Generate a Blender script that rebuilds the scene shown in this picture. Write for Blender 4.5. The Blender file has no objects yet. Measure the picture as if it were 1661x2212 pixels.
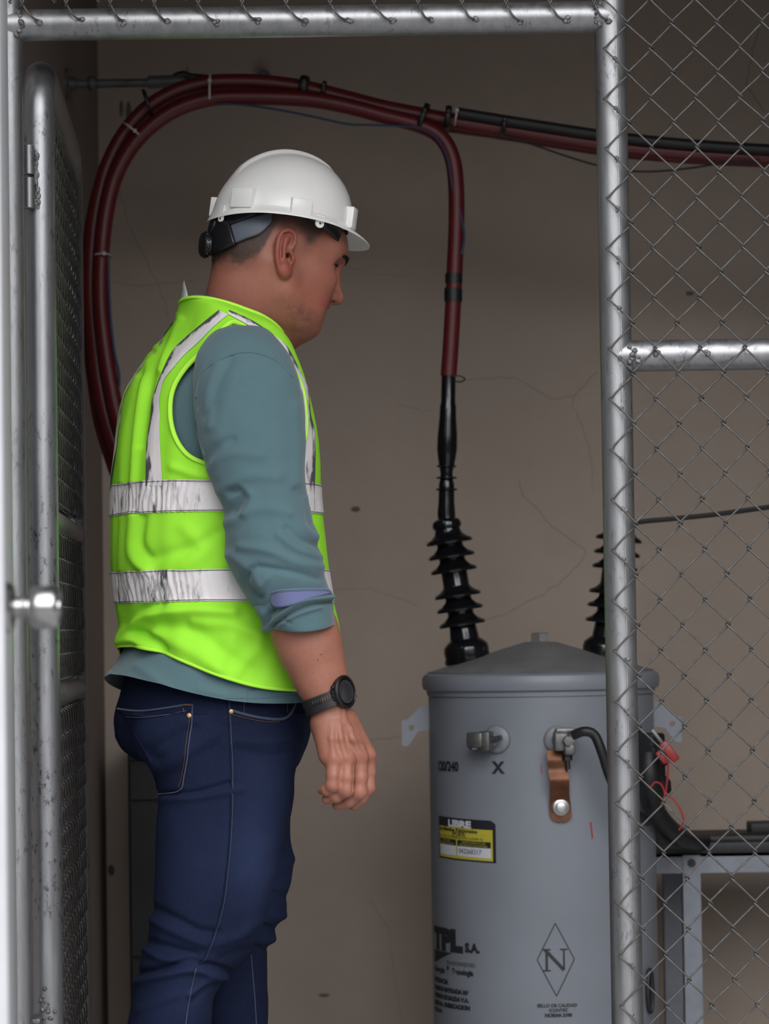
import bpy, bmesh, math, random
import numpy as np
from mathutils import Vector, Matrix
from mathutils.bvhtree import BVHTree

random.seed(7)
RNG = np.random.default_rng(11)
SC = bpy.context.scene
COL = SC.collection

# ------------------------------------------------------------------ camera
FPX = 6600.0                                  # focal length in pixels of a 1661 x 2212 frame
CAM = np.array([0.0, 0.0, 0.96])
PITCH = math.atan(244 / FPX)
ROLL = math.radians(0.84)
_f = np.array([0, math.cos(PITCH), math.sin(PITCH)])
_r0 = np.array([1.0, 0, 0])
_u0 = np.array([0, -math.sin(PITCH), math.cos(PITCH)])
_r = math.cos(ROLL) * _r0 - math.sin(ROLL) * _u0
_u = math.cos(ROLL) * _u0 + math.sin(ROLL) * _r0
cd = bpy.data.cameras.new('camera')
cam = bpy.data.objects.new('camera', cd)
COL.objects.link(cam)
cd.sensor_fit = 'VERTICAL'
cd.sensor_height = 36.0
cd.sensor_width = 36.0 * 1661 / 2212
cd.lens = FPX / 2212 * 36.0
cd.clip_start = 0.05
cam.matrix_world = Matrix(((_r[0], _u[0], -_f[0], CAM[0]), (_r[1], _u[1], -_f[1], CAM[1]),
                           (_r[2], _u[2], -_f[2], CAM[2]), (0, 0, 0, 1)))
cd.dof.use_dof = True
cd.dof.focus_distance = 4.66
cd.dof.aperture_fstop = 6.6
SC.camera = cam

# ------------------------------------------------------------------ light: an overcast sky, brightest behind the photographer
SKY_X, SKY_AZ, SKY_EL, SKY_LO = 0.02, (0.64, 0.99), (-0.02, 0.36), 0.03
world = bpy.data.worlds.new('overcast_sky')
SC.world = world
world.use_nodes = True
wn = world.node_tree.nodes
wl = world.node_tree.links
wn.clear()
w_out = wn.new('ShaderNodeOutputWorld')
w_bg = wn.new('ShaderNodeBackground')
w_tc = wn.new('ShaderNodeTexCoord')
def w_math(op, a, b=0.0):
    n = wn.new('ShaderNodeMath'); n.operation = op
    for i, v in enumerate((a, b)):
        if hasattr(v, 'is_output'): wl.new(v, n.inputs[i])
        else: n.inputs[i].default_value = v
    return n.outputs[0]
def w_step(v, lo, hi):
    n = wn.new('ShaderNodeMapRange'); n.interpolation_type = 'SMOOTHSTEP'
    wl.new(v, n.inputs['Value']); n.inputs['From Min'].default_value = lo; n.inputs['From Max'].default_value = hi
    return n.outputs['Result']
w_sep = wn.new('ShaderNodeSeparateXYZ')
wl.new(w_tc.outputs['Generated'], w_sep.inputs[0])
w_dot = wn.new('ShaderNodeVectorMath'); w_dot.operation = 'DOT_PRODUCT'
w_dot.inputs[1].default_value = Vector((SKY_X, -0.82, 0.56)).normalized()
wl.new(w_tc.outputs['Generated'], w_dot.inputs[0])
sky_amt = w_math('MULTIPLY', w_step(w_dot.outputs['Value'], *SKY_AZ), w_step(w_sep.outputs['Z'], *SKY_EL))
w_ramp = wn.new('ShaderNodeValToRGB')
cr = w_ramp.color_ramp                      # dark skyline of walls and trees below, cloud above
cr.elements[0].position = 0.0; cr.elements[0].color = (SKY_LO, SKY_LO, SKY_LO * 1.03, 1)
cr.elements[1].position = 1.0; cr.elements[1].color = (1.0, 1.0, 1.02, 1)
wl.new(sky_amt, w_ramp.inputs['Fac'])
wl.new(w_ramp.outputs['Color'], w_bg.inputs['Color'])
w_bg.inputs['Strength'].default_value = 6.3
wl.new(w_bg.outputs['Background'], w_out.inputs['Surface'])

SC.view_settings.view_transform = 'Standard'
SC.view_settings.look = 'None'
SC.view_settings.gamma = 1.0
SC.view_settings.use_curve_mapping = False
SC.view_settings.exposure = 0.0

# ------------------------------------------------------------------ helpers: pixels <-> space
def W(px, py, Y):
    d = _f + (px - 830.5) / FPX * _r - (py - 1106.0) / FPX * _u
    return CAM + d * (Y / d[1])

def proj(P):
    q = np.asarray(P, dtype=float) - CAM
    z = q @ _f
    return np.stack([830.5 + FPX * (q @ _r) / z, 1106.0 - FPX * (q @ _u) / z], axis=-1)

def spline(pts, n, closed=False):
    """Catmull-Rom through pts (any dimension), n samples per span"""
    p = np.asarray(pts, dtype=float)
    m = len(p)
    out = []
    rng = range(m) if closed else range(m - 1)
    for i in rng:
        if closed:
            a, b, c, d = p[(i - 1) % m], p[i], p[(i + 1) % m], p[(i + 2) % m]
        else:
            a = p[i - 1] if i > 0 else 2 * p[0] - p[1]
            b, c = p[i], p[i + 1]
            d = p[i + 2] if i + 2 < m else 2 * p[-1] - p[-2]
        for k in range(n):
            t = k / n
            out.append(0.5 * ((2 * b) + (c - a) * t + (2 * a - 5 * b + 4 * c - d) * t * t + (3 * b - 3 * c + d - a) * t ** 3))
    if not closed:
        out.append(p[-1])
    return np.array(out)

def _hash(ix, iy, iz):
    h = (ix * 374761393 + iy * 668265263 + iz * 1442695041) & 0xFFFFFFFF
    h = ((h ^ (h >> 13)) * 1274126177) & 0xFFFFFFFF
    return ((h ^ (h >> 16)) & 0xFFFF) / 65535.0 * 2 - 1

def vnoise(P, s=1.0, seed=0):
    q = np.asarray(P, dtype=float) / s + seed * 17.31
    i = np.floor(q).astype(np.int64)
    f = q - i
    f = f * f * (3 - 2 * f)
    r = 0
    for dx in (0, 1):
        for dy in (0, 1):
            for dz in (0, 1):
                w = (f[..., 0] if dx else 1 - f[..., 0]) * (f[..., 1] if dy else 1 - f[..., 1]) * (f[..., 2] if dz else 1 - f[..., 2])
                r = r + w * _hash(i[..., 0] + dx, i[..., 1] + dy, i[..., 2] + dz)
    return r

# ------------------------------------------------------------------ helpers: objects
def link(name, me, parent=None, mat=None):
    o = bpy.data.objects.new(name, me)
    COL.objects.link(o)
    if parent is not None:
        o.parent = parent
        o.matrix_parent_inverse = Matrix.Identity(4)
        if parent.get('_base') is not None:
            pass
    if mat is not None:
        me.materials.append(mat)
    return o

def origin_of(parent):
    loc = Vector((0, 0, 0))
    p = parent
    while p is not None:
        loc += p.location
        p = p.parent
    return loc

def make(name, verts, faces, mat, parent=None, smooth=True, sharp=None):
    """verts are world coordinates; parents only ever carry a translation"""
    off = origin_of(parent)
    v = np.asarray(verts, dtype=float) - np.array(off)
    me = bpy.data.meshes.new(name)
    me.from_pydata([tuple(x) for x in v], [], [tuple(int(i) for i in f) for f in faces])
    me.update()
    if smooth:
        me.polygons.foreach_set('use_smooth', [True] * len(me.polygons))
    if sharp is not None:
        bm = bmesh.new(); bm.from_mesh(me)
        bmesh.ops.recalc_face_normals(bm, faces=bm.faces)
        for e in bm.edges:
            if len(e.link_faces) == 2 and e.calc_face_angle(0) > math.radians(sharp):
                e.smooth = False
        bm.to_mesh(me); bm.free()
    return link(name, me, parent, mat)

def empty(name, loc, label=None, cat=None, group=None):
    o = bpy.data.objects.new(name, None)
    o.empty_display_size = 0.05
    COL.objects.link(o)
    o.location = loc
    tag(o, label, cat, group)
    return o

def tag(o, label=None, cat=None, group=None, kind=None):
    if label: o['label'] = label
    if cat: o['category'] = cat
    if group: o['group'] = group
    if kind: o['kind'] = kind
    return o

class MB:
    """collects shapes that together make ONE part"""
    def __init__(s):
        s.v = []; s.f = []; s.n = 0
    def add(s, v, f):
        s.v.extend([tuple(x) for x in v])
        s.f.extend([tuple(i + s.n for i in q) for q in f])
        s.n += len(v)
        return s
    def box(s, lo, hi, bev=0.0, R=None, c=None):
        bm = bmesh.new()
        bmesh.ops.create_cube(bm, size=1.0)
        lo = Vector(lo); hi = Vector(hi)
        for v in bm.verts:
            v.co = Vector(((lo[i] + hi[i]) / 2 + v.co[i] * (hi[i] - lo[i])) for i in range(3))
        if bev > 0:
            bmesh.ops.bevel(bm, geom=bm.edges[:], offset=bev, segments=2, profile=0.5, affect='EDGES')
        bm.verts.index_update()
        vs = [np.array(v.co) for v in bm.verts]
        if R is not None:
            vs = [np.array(c) + np.array(R) @ v for v in vs]
        fs = [[v.index for v in f.verts] for f in bm.faces]
        bm.free()
        return s.add(vs, fs)
    def tube(s, pts, r, seg=10, closed=False, cap=True, flat=None, ref=None):
        p = np.asarray(pts, dtype=float)
        m = len(p)
        rad = np.full(m, r) if np.isscalar(r) else np.asarray(r, dtype=float)
        T = np.zeros_like(p)
        if closed:
            T = np.roll(p, -1, 0) - np.roll(p, 1, 0)
        else:
            T[1:-1] = p[2:] - p[:-2]; T[0] = p[1] - p[0]; T[-1] = p[-1] - p[-2]
        T /= np.maximum(np.linalg.norm(T, axis=1, keepdims=True), 1e-12)
        a = np.array(ref if ref is not None else ([0, 0, 1.0] if abs(T[0][2]) < 0.9 else [1.0, 0, 0]), dtype=float)
        N = np.zeros_like(p)
        for i in range(m):
            a = a - T[i] * (a @ T[i]); a /= max(np.linalg.norm(a), 1e-9); N[i] = a
        B = np.cross(T, N)
        fl = (1.0, 1.0) if flat is None else flat
        vs = []
        for i in range(m):
            for k in range(seg):
                t = 2 * math.pi * k / seg
                vs.append(p[i] + rad[i] * (fl[0] * math.cos(t) * N[i] + fl[1] * math.sin(t) * B[i]))
        fs = []
        for i in range(m if closed else m - 1):
            j = (i + 1) % m
            for k in range(seg):
                l = (k + 1) % seg
                fs.append((i * seg + k, i * seg + l, j * seg + l, j * seg + k))
        if cap and not closed:
            fs.append(tuple(range(seg - 1, -1, -1)))
            fs.append(tuple((m - 1) * seg + k for k in range(seg)))
        return s.add(vs, fs)
    def lathe(s, prof, base, axis=(0, 0, 1), seg=32, ref=None, squash=None):
        """prof: (radius, height) pairs along axis from base"""
        ax = np.array(axis, dtype=float); ax /= np.linalg.norm(ax)
        a = np.array(ref if ref is not None else ([1.0, 0, 0] if abs(ax[0]) < 0.9 else [0, 1.0, 0]))
        a = a - ax * (a @ ax); a /= np.linalg.norm(a)
        b = np.cross(ax, a)
        sq = squash or (1, 1)
        vs, fs = [], []
        base = np.array(base, dtype=float)
        for (r, h) in prof:
            for k in range(seg):
                t = 2 * math.pi * k / seg
                vs.append(base + ax * h + max(r, 1e-5) * (sq[0] * math.cos(t) * a + sq[1] * math.sin(t) * b))
        for i in range(len(prof) - 1):
            for k in range(seg):
                l = (k + 1) % seg
                fs.append((i * seg + k, i * seg + l, (i + 1) * seg + l, (i + 1) * seg + k))
        fs.append(tuple(range(seg - 1, -1, -1)))
        fs.append(tuple((len(prof) - 1) * seg + k for k in range(seg)))
        return s.add(vs, fs)
    def blob(s, c, r, R=None, seg=10):
        vs, fs = [], []
        c = np.array(c, dtype=float)
        rr = np.array([r, r, r] if np.isscalar(r) else r)
        nl = max(6, seg // 2 + 2)
        for i in range(nl + 1):
            th = math.pi * i / nl
            for k in range(seg):
                ph = 2 * math.pi * k / seg
                q = rr * np.array([math.sin(th) * math.cos(ph), math.sin(th) * math.sin(ph), math.cos(th)])
                vs.append(c + (q if R is None else np.array(R) @ q))
        for i in range(nl):
            for k in range(seg):
                l = (k + 1) % seg
                fs.append((i * seg + k, (i + 1) * seg + k, (i + 1) * seg + l, i * seg + l))
        return s.add(vs, fs)
    def extrude(s, poly, depth, base, ex, ey, ez):
        """poly in (ex, ey) plane, thickness along ez"""
        ex, ey, ez, base = (np.array(q, dtype=float) for q in (ex, ey, ez, base))
        n = len(poly)
        vs = [base + x * ex + y * ey for x, y in poly] + [base + x * ex + y * ey + depth * ez for x, y in poly]
        fs = [tuple(range(n)), tuple(range(2 * n - 1, n - 1, -1))]
        for i in range(n):
            j = (i + 1) % n
            fs.append((j, i, n + i, n + j))
        return s.add(vs, fs)
    def make(s, name, mat, parent=None, smooth=True, sharp=35):
        return make(name, s.v, s.f, mat, parent, smooth, sharp)

# ------------------------------------------------------------------ helpers: materials
def lin(*c):
    return tuple(((x / 255) / 12.92 if x / 255 <= 0.04045 else ((x / 255 + 0.055) / 1.055) ** 2.4) for x in c)

class NT:
    def __init__(s, name):
        s.m = bpy.data.materials.new(name); s.m.use_nodes = True
        s.t = s.m.node_tree; s.b = s.t.nodes['Principled BSDF']
        s.tc = s.t.nodes.new('ShaderNodeTexCoord')
    def n(s, kind, **kw):
        o = s.t.nodes.new(kind)
        for k, v in kw.items():
            setattr(o, k, v)
        return o
    def l(s, a, b):
        s.t.links.new(a, b)
    def noise(s, scale, detail=4, rough=0.55, stretch=None, seed=0):
        m = s.n('ShaderNodeMapping')
        m.inputs['Scale'].default_value = stretch or (1, 1, 1)
        m.inputs['Location'].default_value = (seed * 3.7, seed * 1.3, seed * 2.1)
        s.l(s.tc.outputs['Object'], m.inputs['Vector'])
        t = s.n('ShaderNodeTexNoise')
        t.inputs['Scale'].default_value = scale; t.inputs['Detail'].default_value = detail; t.inputs['Roughness'].default_value = rough
        s.l(m.outputs['Vector'], t.inputs['Vector'])
        return t.outputs['Fac']
    def ramp(s, fac, stops):
        r = s.n('ShaderNodeValToRGB')
        e = r.color_ramp.elements
        e[0].position, e[0].color = stops[0][0], (*stops[0][1], 1)
        e[1].position, e[1].color = stops[-1][0], (*stops[-1][1], 1)
        for p, c in stops[1:-1]:
            q = e.new(p); q.color = (*c, 1)
        s.l(fac, r.inputs['Fac'])
        return r.outputs['Color']
    def mix(s, fac, a, b, mode='MIX'):
        x = s.n('ShaderNodeMix', data_type='RGBA', blend_type=mode)
        for sock, val in ((x.inputs[0], fac), (x.inputs[6], a), (x.inputs[7], b)):
            if hasattr(val, 'is_output'):
                s.l(val, sock)
            elif isinstance(val, tuple):
                sock.default_value = (*val, 1) if len(val) == 3 else val
            else:
                sock.default_value = val
        return x.outputs[2]
    def attr(s, name):
        a = s.n('ShaderNodeAttribute'); a.attribute_name = name
        return a.outputs['Fac']
    def math(s, op, a, b=0.0):
        x = s.n('ShaderNodeMath', operation=op)
        for i, v in enumerate((a, b)):
            if hasattr(v, 'is_output'): s.l(v, x.inputs[i])
            else: x.inputs[i].default_value = v
        return x.outputs[0]
    def bump(s, h, strength=0.2, dist=0.01):
        b = s.n('ShaderNodeBump')
        b.inputs['Strength'].default_value = strength; b.inputs['Distance'].default_value = dist
        s.l(h, b.inputs['Height']); s.l(b.outputs['Normal'], s.b.inputs['Normal'])
    def set(s, **kw):
        for k, v in kw.items():
            i = s.b.inputs[k.replace('_', ' ')]
            if hasattr(v, 'is_output'): s.l(v, i)
            elif isinstance(v, tuple) and len(v) == 3 and i.type == 'RGBA': i.default_value = (*v, 1)
            else: i.default_value = v
        return s

def plain(name, col, rough=0.5, metal=0.0, var=0.12, scale=30, bump=0.0, bscale=200, spec=None):
    t = NT(name)
    f = t.noise(scale, 4)
    t.set(Base_Color=t.ramp(f, [(0.3, tuple(c * (1 - var) for c in col)), (0.7, tuple(min(1, c * (1 + var)) for c in col))]),
          Roughness=rough, Metallic=metal)
    if spec is not None: t.set(Specular_IOR_Level=spec)
    if bump: t.bump(t.noise(bscale, 3), bump, 0.004)
    return t.m

# ------------------------------------------------------------------ helpers: smooth solids (signed distance fields)
class SDF:
    def __init__(s, lo, hi, h):
        s.lo = np.array(lo, dtype=float); s.h = h
        n = np.ceil((np.array(hi) - s.lo) / h).astype(int) + 1
        s.ax = [(s.lo[i] + h * np.arange(n[i])).astype(np.float32) for i in range(3)]
        s.d = np.full(n, 0.08, dtype=np.float32)
    def blk(s, lo, hi, m):
        sl = []
        for i in range(3):
            a = int(np.floor((lo[i] - m - s.lo[i]) / s.h)); b = int(np.ceil((hi[i] + m - s.lo[i]) / s.h)) + 1
            a = max(0, a); b = min(len(s.ax[i]), b)
            if b <= a: return None
            sl.append(slice(a, b))
        return tuple(sl)
    def put(s, fn, lo, hi, k, mode):
        sl = s.blk(lo, hi, k + 4 * s.h + 0.004)
        if sl is None: return
        X = s.ax[0][sl[0]][:, None, None]; Y = s.ax[1][sl[1]][None, :, None]; Z = s.ax[2][sl[2]][None, None, :]
        f = fn(X, Y, Z).astype(np.float32)
        a = s.d[sl]
        k = max(k, 1e-5)
        if mode == 'add':
            h = np.maximum(k - np.abs(a - f), 0) / k
            s.d[sl] = np.minimum(a, f) - h * h * k * 0.25
        else:
            g = -f
            h = np.maximum(k - np.abs(a - g), 0) / k
            s.d[sl] = np.maximum(a, g) + h * h * k * 0.25
    def ell(s, c, r, R=None, k=0.01, mode='add'):
        c = np.array(c, dtype=float); r = np.array([r] * 3 if np.isscalar(r) else r, dtype=float)
        M = np.eye(3) if R is None else np.array(R).T       # world -> local
        def fn(X, Y, Z):
            x, y, z = X - c[0], Y - c[1], Z - c[2]
            L = [M[i, 0] * x + M[i, 1] * y + M[i, 2] * z for i in range(3)]
            k0 = np.sqrt(sum((L[i] / r[i]) ** 2 for i in range(3)))
            k1 = np.sqrt(sum((L[i] / r[i] ** 2) ** 2 for i in range(3))) + 1e-9
            return k0 * (k0 - 1) / k1
        m = r.max() if R is not None else r
        s.put(fn, c - m, c + m, k, mode)
    def cone(s, a, b, ra, rb, k=0.01, mode='add'):
        a = np.array(a, dtype=float); b = np.array(b, dtype=float); ba = b - a; L = max(ba @ ba, 1e-12)
        def fn(X, Y, Z):
            x, y, z = X - a[0], Y - a[1], Z - a[2]
            t = np.clip((x * ba[0] + y * ba[1] + z * ba[2]) / L, 0, 1)
            return np.sqrt((x - t * ba[0]) ** 2 + (y - t * ba[1]) ** 2 + (z - t * ba[2]) ** 2) - (ra + (rb - ra) * t)
        rm = max(ra, rb)
        s.put(fn, np.minimum(a, b) - rm, np.maximum(a, b) + rm, k, mode)
    def chain(s, pts, rad, k=0.006, mode='add'):
        for i in range(len(pts) - 1):
            s.cone(pts[i], pts[i + 1], rad[i], rad[i + 1], k, mode)
    def surface(s, relax=1):
        d = s.d
        i_ = d < 0
        nx, ny, nz = d.shape
        cnt = np.zeros((nx - 1, ny - 1, nz - 1), dtype=np.int8)
        cs = [(a, b, c) for a in (0, 1) for b in (0, 1) for c in (0, 1)]
        for a, b, c in cs:
            cnt += i_[a:nx - 1 + a, b:ny - 1 + b, c:nz - 1 + c]
        act = (cnt > 0) & (cnt < 8)
        idx = np.argwhere(act)
        vid = np.full(act.shape, -1, dtype=np.int64)
        vid[act] = np.arange(len(idx))
        acc = np.zeros((len(idx), 3)); num = np.zeros(len(idx))
        for p in cs:
            for axis in range(3):
                if p[axis]: continue
                q = list(p); q[axis] = 1
                A = d[idx[:, 0] + p[0], idx[:, 1] + p[1], idx[:, 2] + p[2]]
                B = d[idx[:, 0] + q[0], idx[:, 1] + q[1], idx[:, 2] + q[2]]
                m = (A < 0) != (B < 0)
                t = A / np.where(m, A - B, 1)
                pos = np.tile(np.array(p, dtype=float), (len(idx), 1)); pos[:, axis] += t
                acc[m] += pos[m]; num[m] += 1
        V = s.lo + (idx + acc / num[:, None]) * s.h
        F = []
        for axis in range(3):
            o = [0, 1, 2]; o.remove(axis)
            sl0 = [slice(None)] * 3; sl1 = [slice(None)] * 3
            sl0[axis] = slice(0, -1); sl1[axis] = slice(1, None)
            A, B = i_[tuple(sl0)], i_[tuple(sl1)]
            e = np.argwhere(A != B)
            ok = (e[:, o[0]] > 0) & (e[:, o[1]] > 0) & (e[:, o[0]] < d.shape[o[0]] - 1) & (e[:, o[1]] < d.shape[o[1]] - 1)
            e = e[ok]
            ins = A[e[:, 0], e[:, 1], e[:, 2]]
            q = []
            for du, dv in ((-1, -1), (0, -1), (0, 0), (-1, 0)):
                c = e.copy(); c[:, o[0]] += du; c[:, o[1]] += dv
                q.append(vid[c[:, 0], c[:, 1], c[:, 2]])
            q = np.stack(q, 1)
            flip = ins if axis != 1 else ~ins
            q[~flip] = q[~flip][:, ::-1]
            F.append(q)
        F = np.concatenate(F)
        for _ in range(relax):
            S = np.zeros_like(V); n = np.zeros(len(V))
            for a, b in ((0, 1), (1, 2), (2, 3), (3, 0)):
                np.add.at(S, F[:, a], V[F[:, b]]); np.add.at(S, F[:, b], V[F[:, a]])
                np.add.at(n, F[:, a], 1); np.add.at(n, F[:, b], 1)
            V = V * 0.5 + 0.5 * S / np.maximum(n, 1)[:, None]
        return V, F

def grid_normals(G, closed_u=True):
    """G[t,u,3] -> unit normals (du x dt)"""
    du = (np.roll(G, -1, 1) - np.roll(G, 1, 1)) if closed_u else np.gradient(G, axis=1)
    dt = np.gradient(G, axis=0)
    n = np.cross(du, dt)
    return n / np.maximum(np.linalg.norm(n, axis=2, keepdims=True), 1e-9)

def polydist(p, line):
    """distance of points p[n,2] to polyline"""
    best = np.full(len(p), 1e9)
    for a, b in zip(line[:-1], line[1:]):
        a = np.array(a, float); b = np.array(b, float); ab = b - a
        t = np.clip(((p - a) @ ab) / max(ab @ ab, 1e-9), 0, 1)
        best = np.minimum(best, np.linalg.norm(p - a - t[:, None] * ab, axis=1))
    return best

def inside(p, poly):
    x, y = p[:, 0], p[:, 1]
    r = np.zeros(len(p), bool)
    n = len(poly)
    for i in range(n):
        x0, y0 = poly[i]; x1, y1 = poly[(i + 1) % n]
        c = ((y0 > y) != (y1 > y)) & (x < (x1 - x0) * (y - y0) / ((y1 - y0) if y1 != y0 else 1e-9) + x0)
        r ^= c
    return r

# ================================================================== materials of the place
def wall_mat(name, c, dirt=0.35, seed=0):
    t = NT(name)
    big = t.noise(1.3, 5, 0.6, seed=seed)
    fine = t.noise(24, 6, 0.65, seed=seed + 1)
    base = t.mix(t.ramp(big, [(0.35, (0, 0, 0)), (0.7, (1, 1, 1))]), tuple(x * (1 - dirt * 0.5) for x in c), c)
    t.set(Base_Color=t.mix(t.ramp(fine, [(0.3, (0.25,) * 3), (0.62, (0, 0, 0))]), base, tuple(x * 0.8 for x in c)), Roughness=0.9, Specular_IOR_Level=0.15)
    t.bump(t.noise(70, 5, 0.7), 0.12, 0.01)
    return t.m
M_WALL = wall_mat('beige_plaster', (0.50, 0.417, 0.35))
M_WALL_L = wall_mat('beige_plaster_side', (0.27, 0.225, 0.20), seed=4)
M_CEIL = plain('grey_concrete_ceiling', (0.14, 0.125, 0.115), 0.9, var=0.15, scale=3)
M_FLOOR = plain('grey_concrete_floor', (0.46, 0.455, 0.45), 0.85, var=0.2, scale=5, bump=0.2)
M_CRACK = plain('hairline_crack', (0.27, 0.225, 0.19), 0.95)
M_STAIN = plain('dark_wall_stain', (0.13, 0.11, 0.10), 0.95, var=0.3)

def galv(name, c=(0.315, 0.318, 0.325), rough=0.42, wear=0.55, seed=0):
    t = NT(name)
    streak = t.noise(60, 5, 0.7, stretch=(1, 1, 0.10), seed=seed)
    spot = t.noise(120, 6, 0.75, stretch=(1, 1, 0.45), seed=seed + 2)
    patch = t.noise(6, 3, 0.6, seed=seed + 5)
    m = t.math('MULTIPLY', t.ramp(spot, [(0.545, (0, 0, 0)), (0.62, (1, 1, 1))]), t.ramp(patch, [(0.44, (0, 0, 0)), (0.58, (1, 1, 1))]))
    col = t.mix(t.ramp(streak, [(0.3, (0, 0, 0)), (0.7, (1, 1, 1))]), tuple(x * 0.70 for x in c), c)
    col = t.mix(t.math('MULTIPLY', m, wear), col, (0.07, 0.07, 0.075))
    t.set(Base_Color=col, Metallic=0.86, Roughness=t.math('ADD', t.math('MULTIPLY', streak, 0.16), rough - 0.08))
    t.bump(spot, 0.10, 0.002)
    return t.m
M_GALV = galv('galvanised_pipe')
M_GALV2 = galv('galvanised_gate_pipe', (0.325, 0.33, 0.342), 0.40, 0.85, seed=3)
M_WELD = plain('weld_metal', (0.17, 0.168, 0.168), 0.5, 0.7, var=0.5, scale=220, bump=0.8, bscale=260)
M_WIRE = plain('dull_galvanised_wire', (0.085, 0.082, 0.079), 0.5, 0.5, var=0.3, scale=90)
M_STEELR = plain('grey_painted_steel', (0.24, 0.26, 0.30), 0.5, 0.1, var=0.1)
M_DARKST = plain('dark_grey_steel', (0.026, 0.027, 0.029), 0.55, 0.2, var=0.2, scale=6)

# ================================================================== the setting
XL, YB, XR, ZC = -0.60, 6.50, 1.22, 2.46
def slab(name, lo, hi, mat, bev=0):
    return tag(MB().box(lo, hi, bev).make(name, mat), kind='structure')
slab('wall_back', (XL - 0.2, YB, -0.1), (XR + 0.2, YB + 0.15, ZC + 0.1), M_WALL)
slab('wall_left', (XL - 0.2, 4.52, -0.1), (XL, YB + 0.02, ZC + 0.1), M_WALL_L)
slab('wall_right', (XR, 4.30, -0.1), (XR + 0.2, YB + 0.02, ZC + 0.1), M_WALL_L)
slab('ceiling', (XL - 0.2, 3.75, ZC), (XR + 0.2, YB + 0.15, ZC + 0.15), M_CEIL)
slab('floor', (XL - 2.2, -3.0, -0.12), (XR + 2.2, YB + 0.1, 0.0), M_FLOOR)

# hairline cracks in the plaster of the back wall
def crack(pts, r=0.0011):
    p = [W(x, y, YB) for x, y in pts]
    q = []
    for a, b in zip(p[:-1], p[1:]):
        for k in range(4):
            t = k / 4
            e = RNG.normal(0, 0.0022, 3) if k else np.zeros(3)
            q.append(a * (1 - t) + b * t + e)
    q.append(p[-1])
    q = np.array(q); q[:, 1] = YB + 0.0002
    return q, r
mb = MB()
for pts, r in (([(245, 610), (300, 618), (360, 610), (420, 606)], .0011), ([(258, 405), (275, 480), (320, 570), (350, 640), (365, 690)], .0011),
               ([(990, 820), (1065, 818), (1110, 815), (1190, 862), (1240, 855), (1290, 805)], .0014),
               ([(1240, 855), (1236, 880), (1258, 920), (1275, 985), (1282, 1060)], .0011),
               ([(1122, 1040), (1128, 1070), (1195, 1140), (1262, 1185), (1265, 1198), (1230, 1240), (1175, 1285), (1095, 1325), (1050, 1340)], .0014),
               ([(860, 873), (905, 885), (935, 890)], .0011), ([(680, 1585), (740, 1595), (800, 1600), (870, 1590)], .0013),
               ([(800, 1940), (840, 2010), (850, 2090), (870, 2212)], .0010), ([(690, 1275), (800, 1270), (900, 1310)], .0009),
               ([(1640, 60), (1615, 150), (1612, 185), (1650, 240)], .0016), ([(740, 575), (800, 590), (880, 600)], .0009)):
    q, rr = crack(pts, r)
    mb.tube(q, rr * .8, 5, flat=(1, 0.5))
o = mb.make('trim_1', M_CRACK); tag(o, kind='structure'); o['label'] = 'hairline cracks in the plaster of the back wall'
# small stains and knocks in the plaster
mb = MB()
for x, y, rx, rz in ((768, 1100, .010, .006), (540, 1050, .006, .004), (1490, 634, .009, .005), (240, 1880, .007, .012), (700, 2150, .012, .004), (262, 235, .004, .018), (278, 245, .006, .026), (405, 155, .002, .012)):
    mb.blob(W(x, y, YB), (rx, 0.0008, rz), seg=12)
tag(mb.make('trim_2', M_STAIN), kind='structure')

# ================================================================== welded pipe fence with the door opening
YF = 4.40
PR = 0.0228
def zat(px, py, Y): return W(px, py, Y)[2]
def xat(px, py, Y): return W(px, py, Y)[0]
fence = empty('pipe_fence', (xat(1337, 1350, YF), YF, 0.0), 'galvanised pipe fence with welded chain-link mesh and an open doorway', 'fence')
X_RP = xat(1337, 1150, YF); X_LP = xat(30, 1150, YF)
Z_TOP = zat(660, 46, YF)
Z_MID = zat(1500, 767, YF)
def pipe(name, a, b, r, mat, parent, seam=False):
    m = MB(); m.tube([np.array(a), (np.array(a) + np.array(b)) / 2, np.array(b)], r, 40)
    if seam:     # a reflected edge, built in as a thin line along the pipe
        d = np.array([0.30, -0.954, 0]) * (r * 0.994)
        m.tube([np.array(a) + d, np.array(b) + d], 0.0011, 6)
    return m.make(name, mat, parent)
pipe('post', (X_RP, YF, 0), (X_RP, YF, ZC), PR, M_GALV, fence, True)
pipe('post', (X_LP, YF, 0), (X_LP, YF, ZC), PR * 0.86, M_GALV, fence)
pipe('top_rail', (X_LP, YF, Z_TOP), (X_RP, YF, Z_TOP), PR, M_GALV, fence)
pipe('mid_rail', (X_RP, YF, Z_MID), (XR, YF, Z_MID), PR, M_GALV, fence)
pipe('top_rail', (X_RP, YF, Z_TOP + 0.16), (XR, YF, Z_TOP + 0.16), PR, M_GALV, fence)
pipe('bottom_rail', (X_RP, YF, 0.10), (XR, YF, 0.10), PR, M_GALV, fence)

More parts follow.
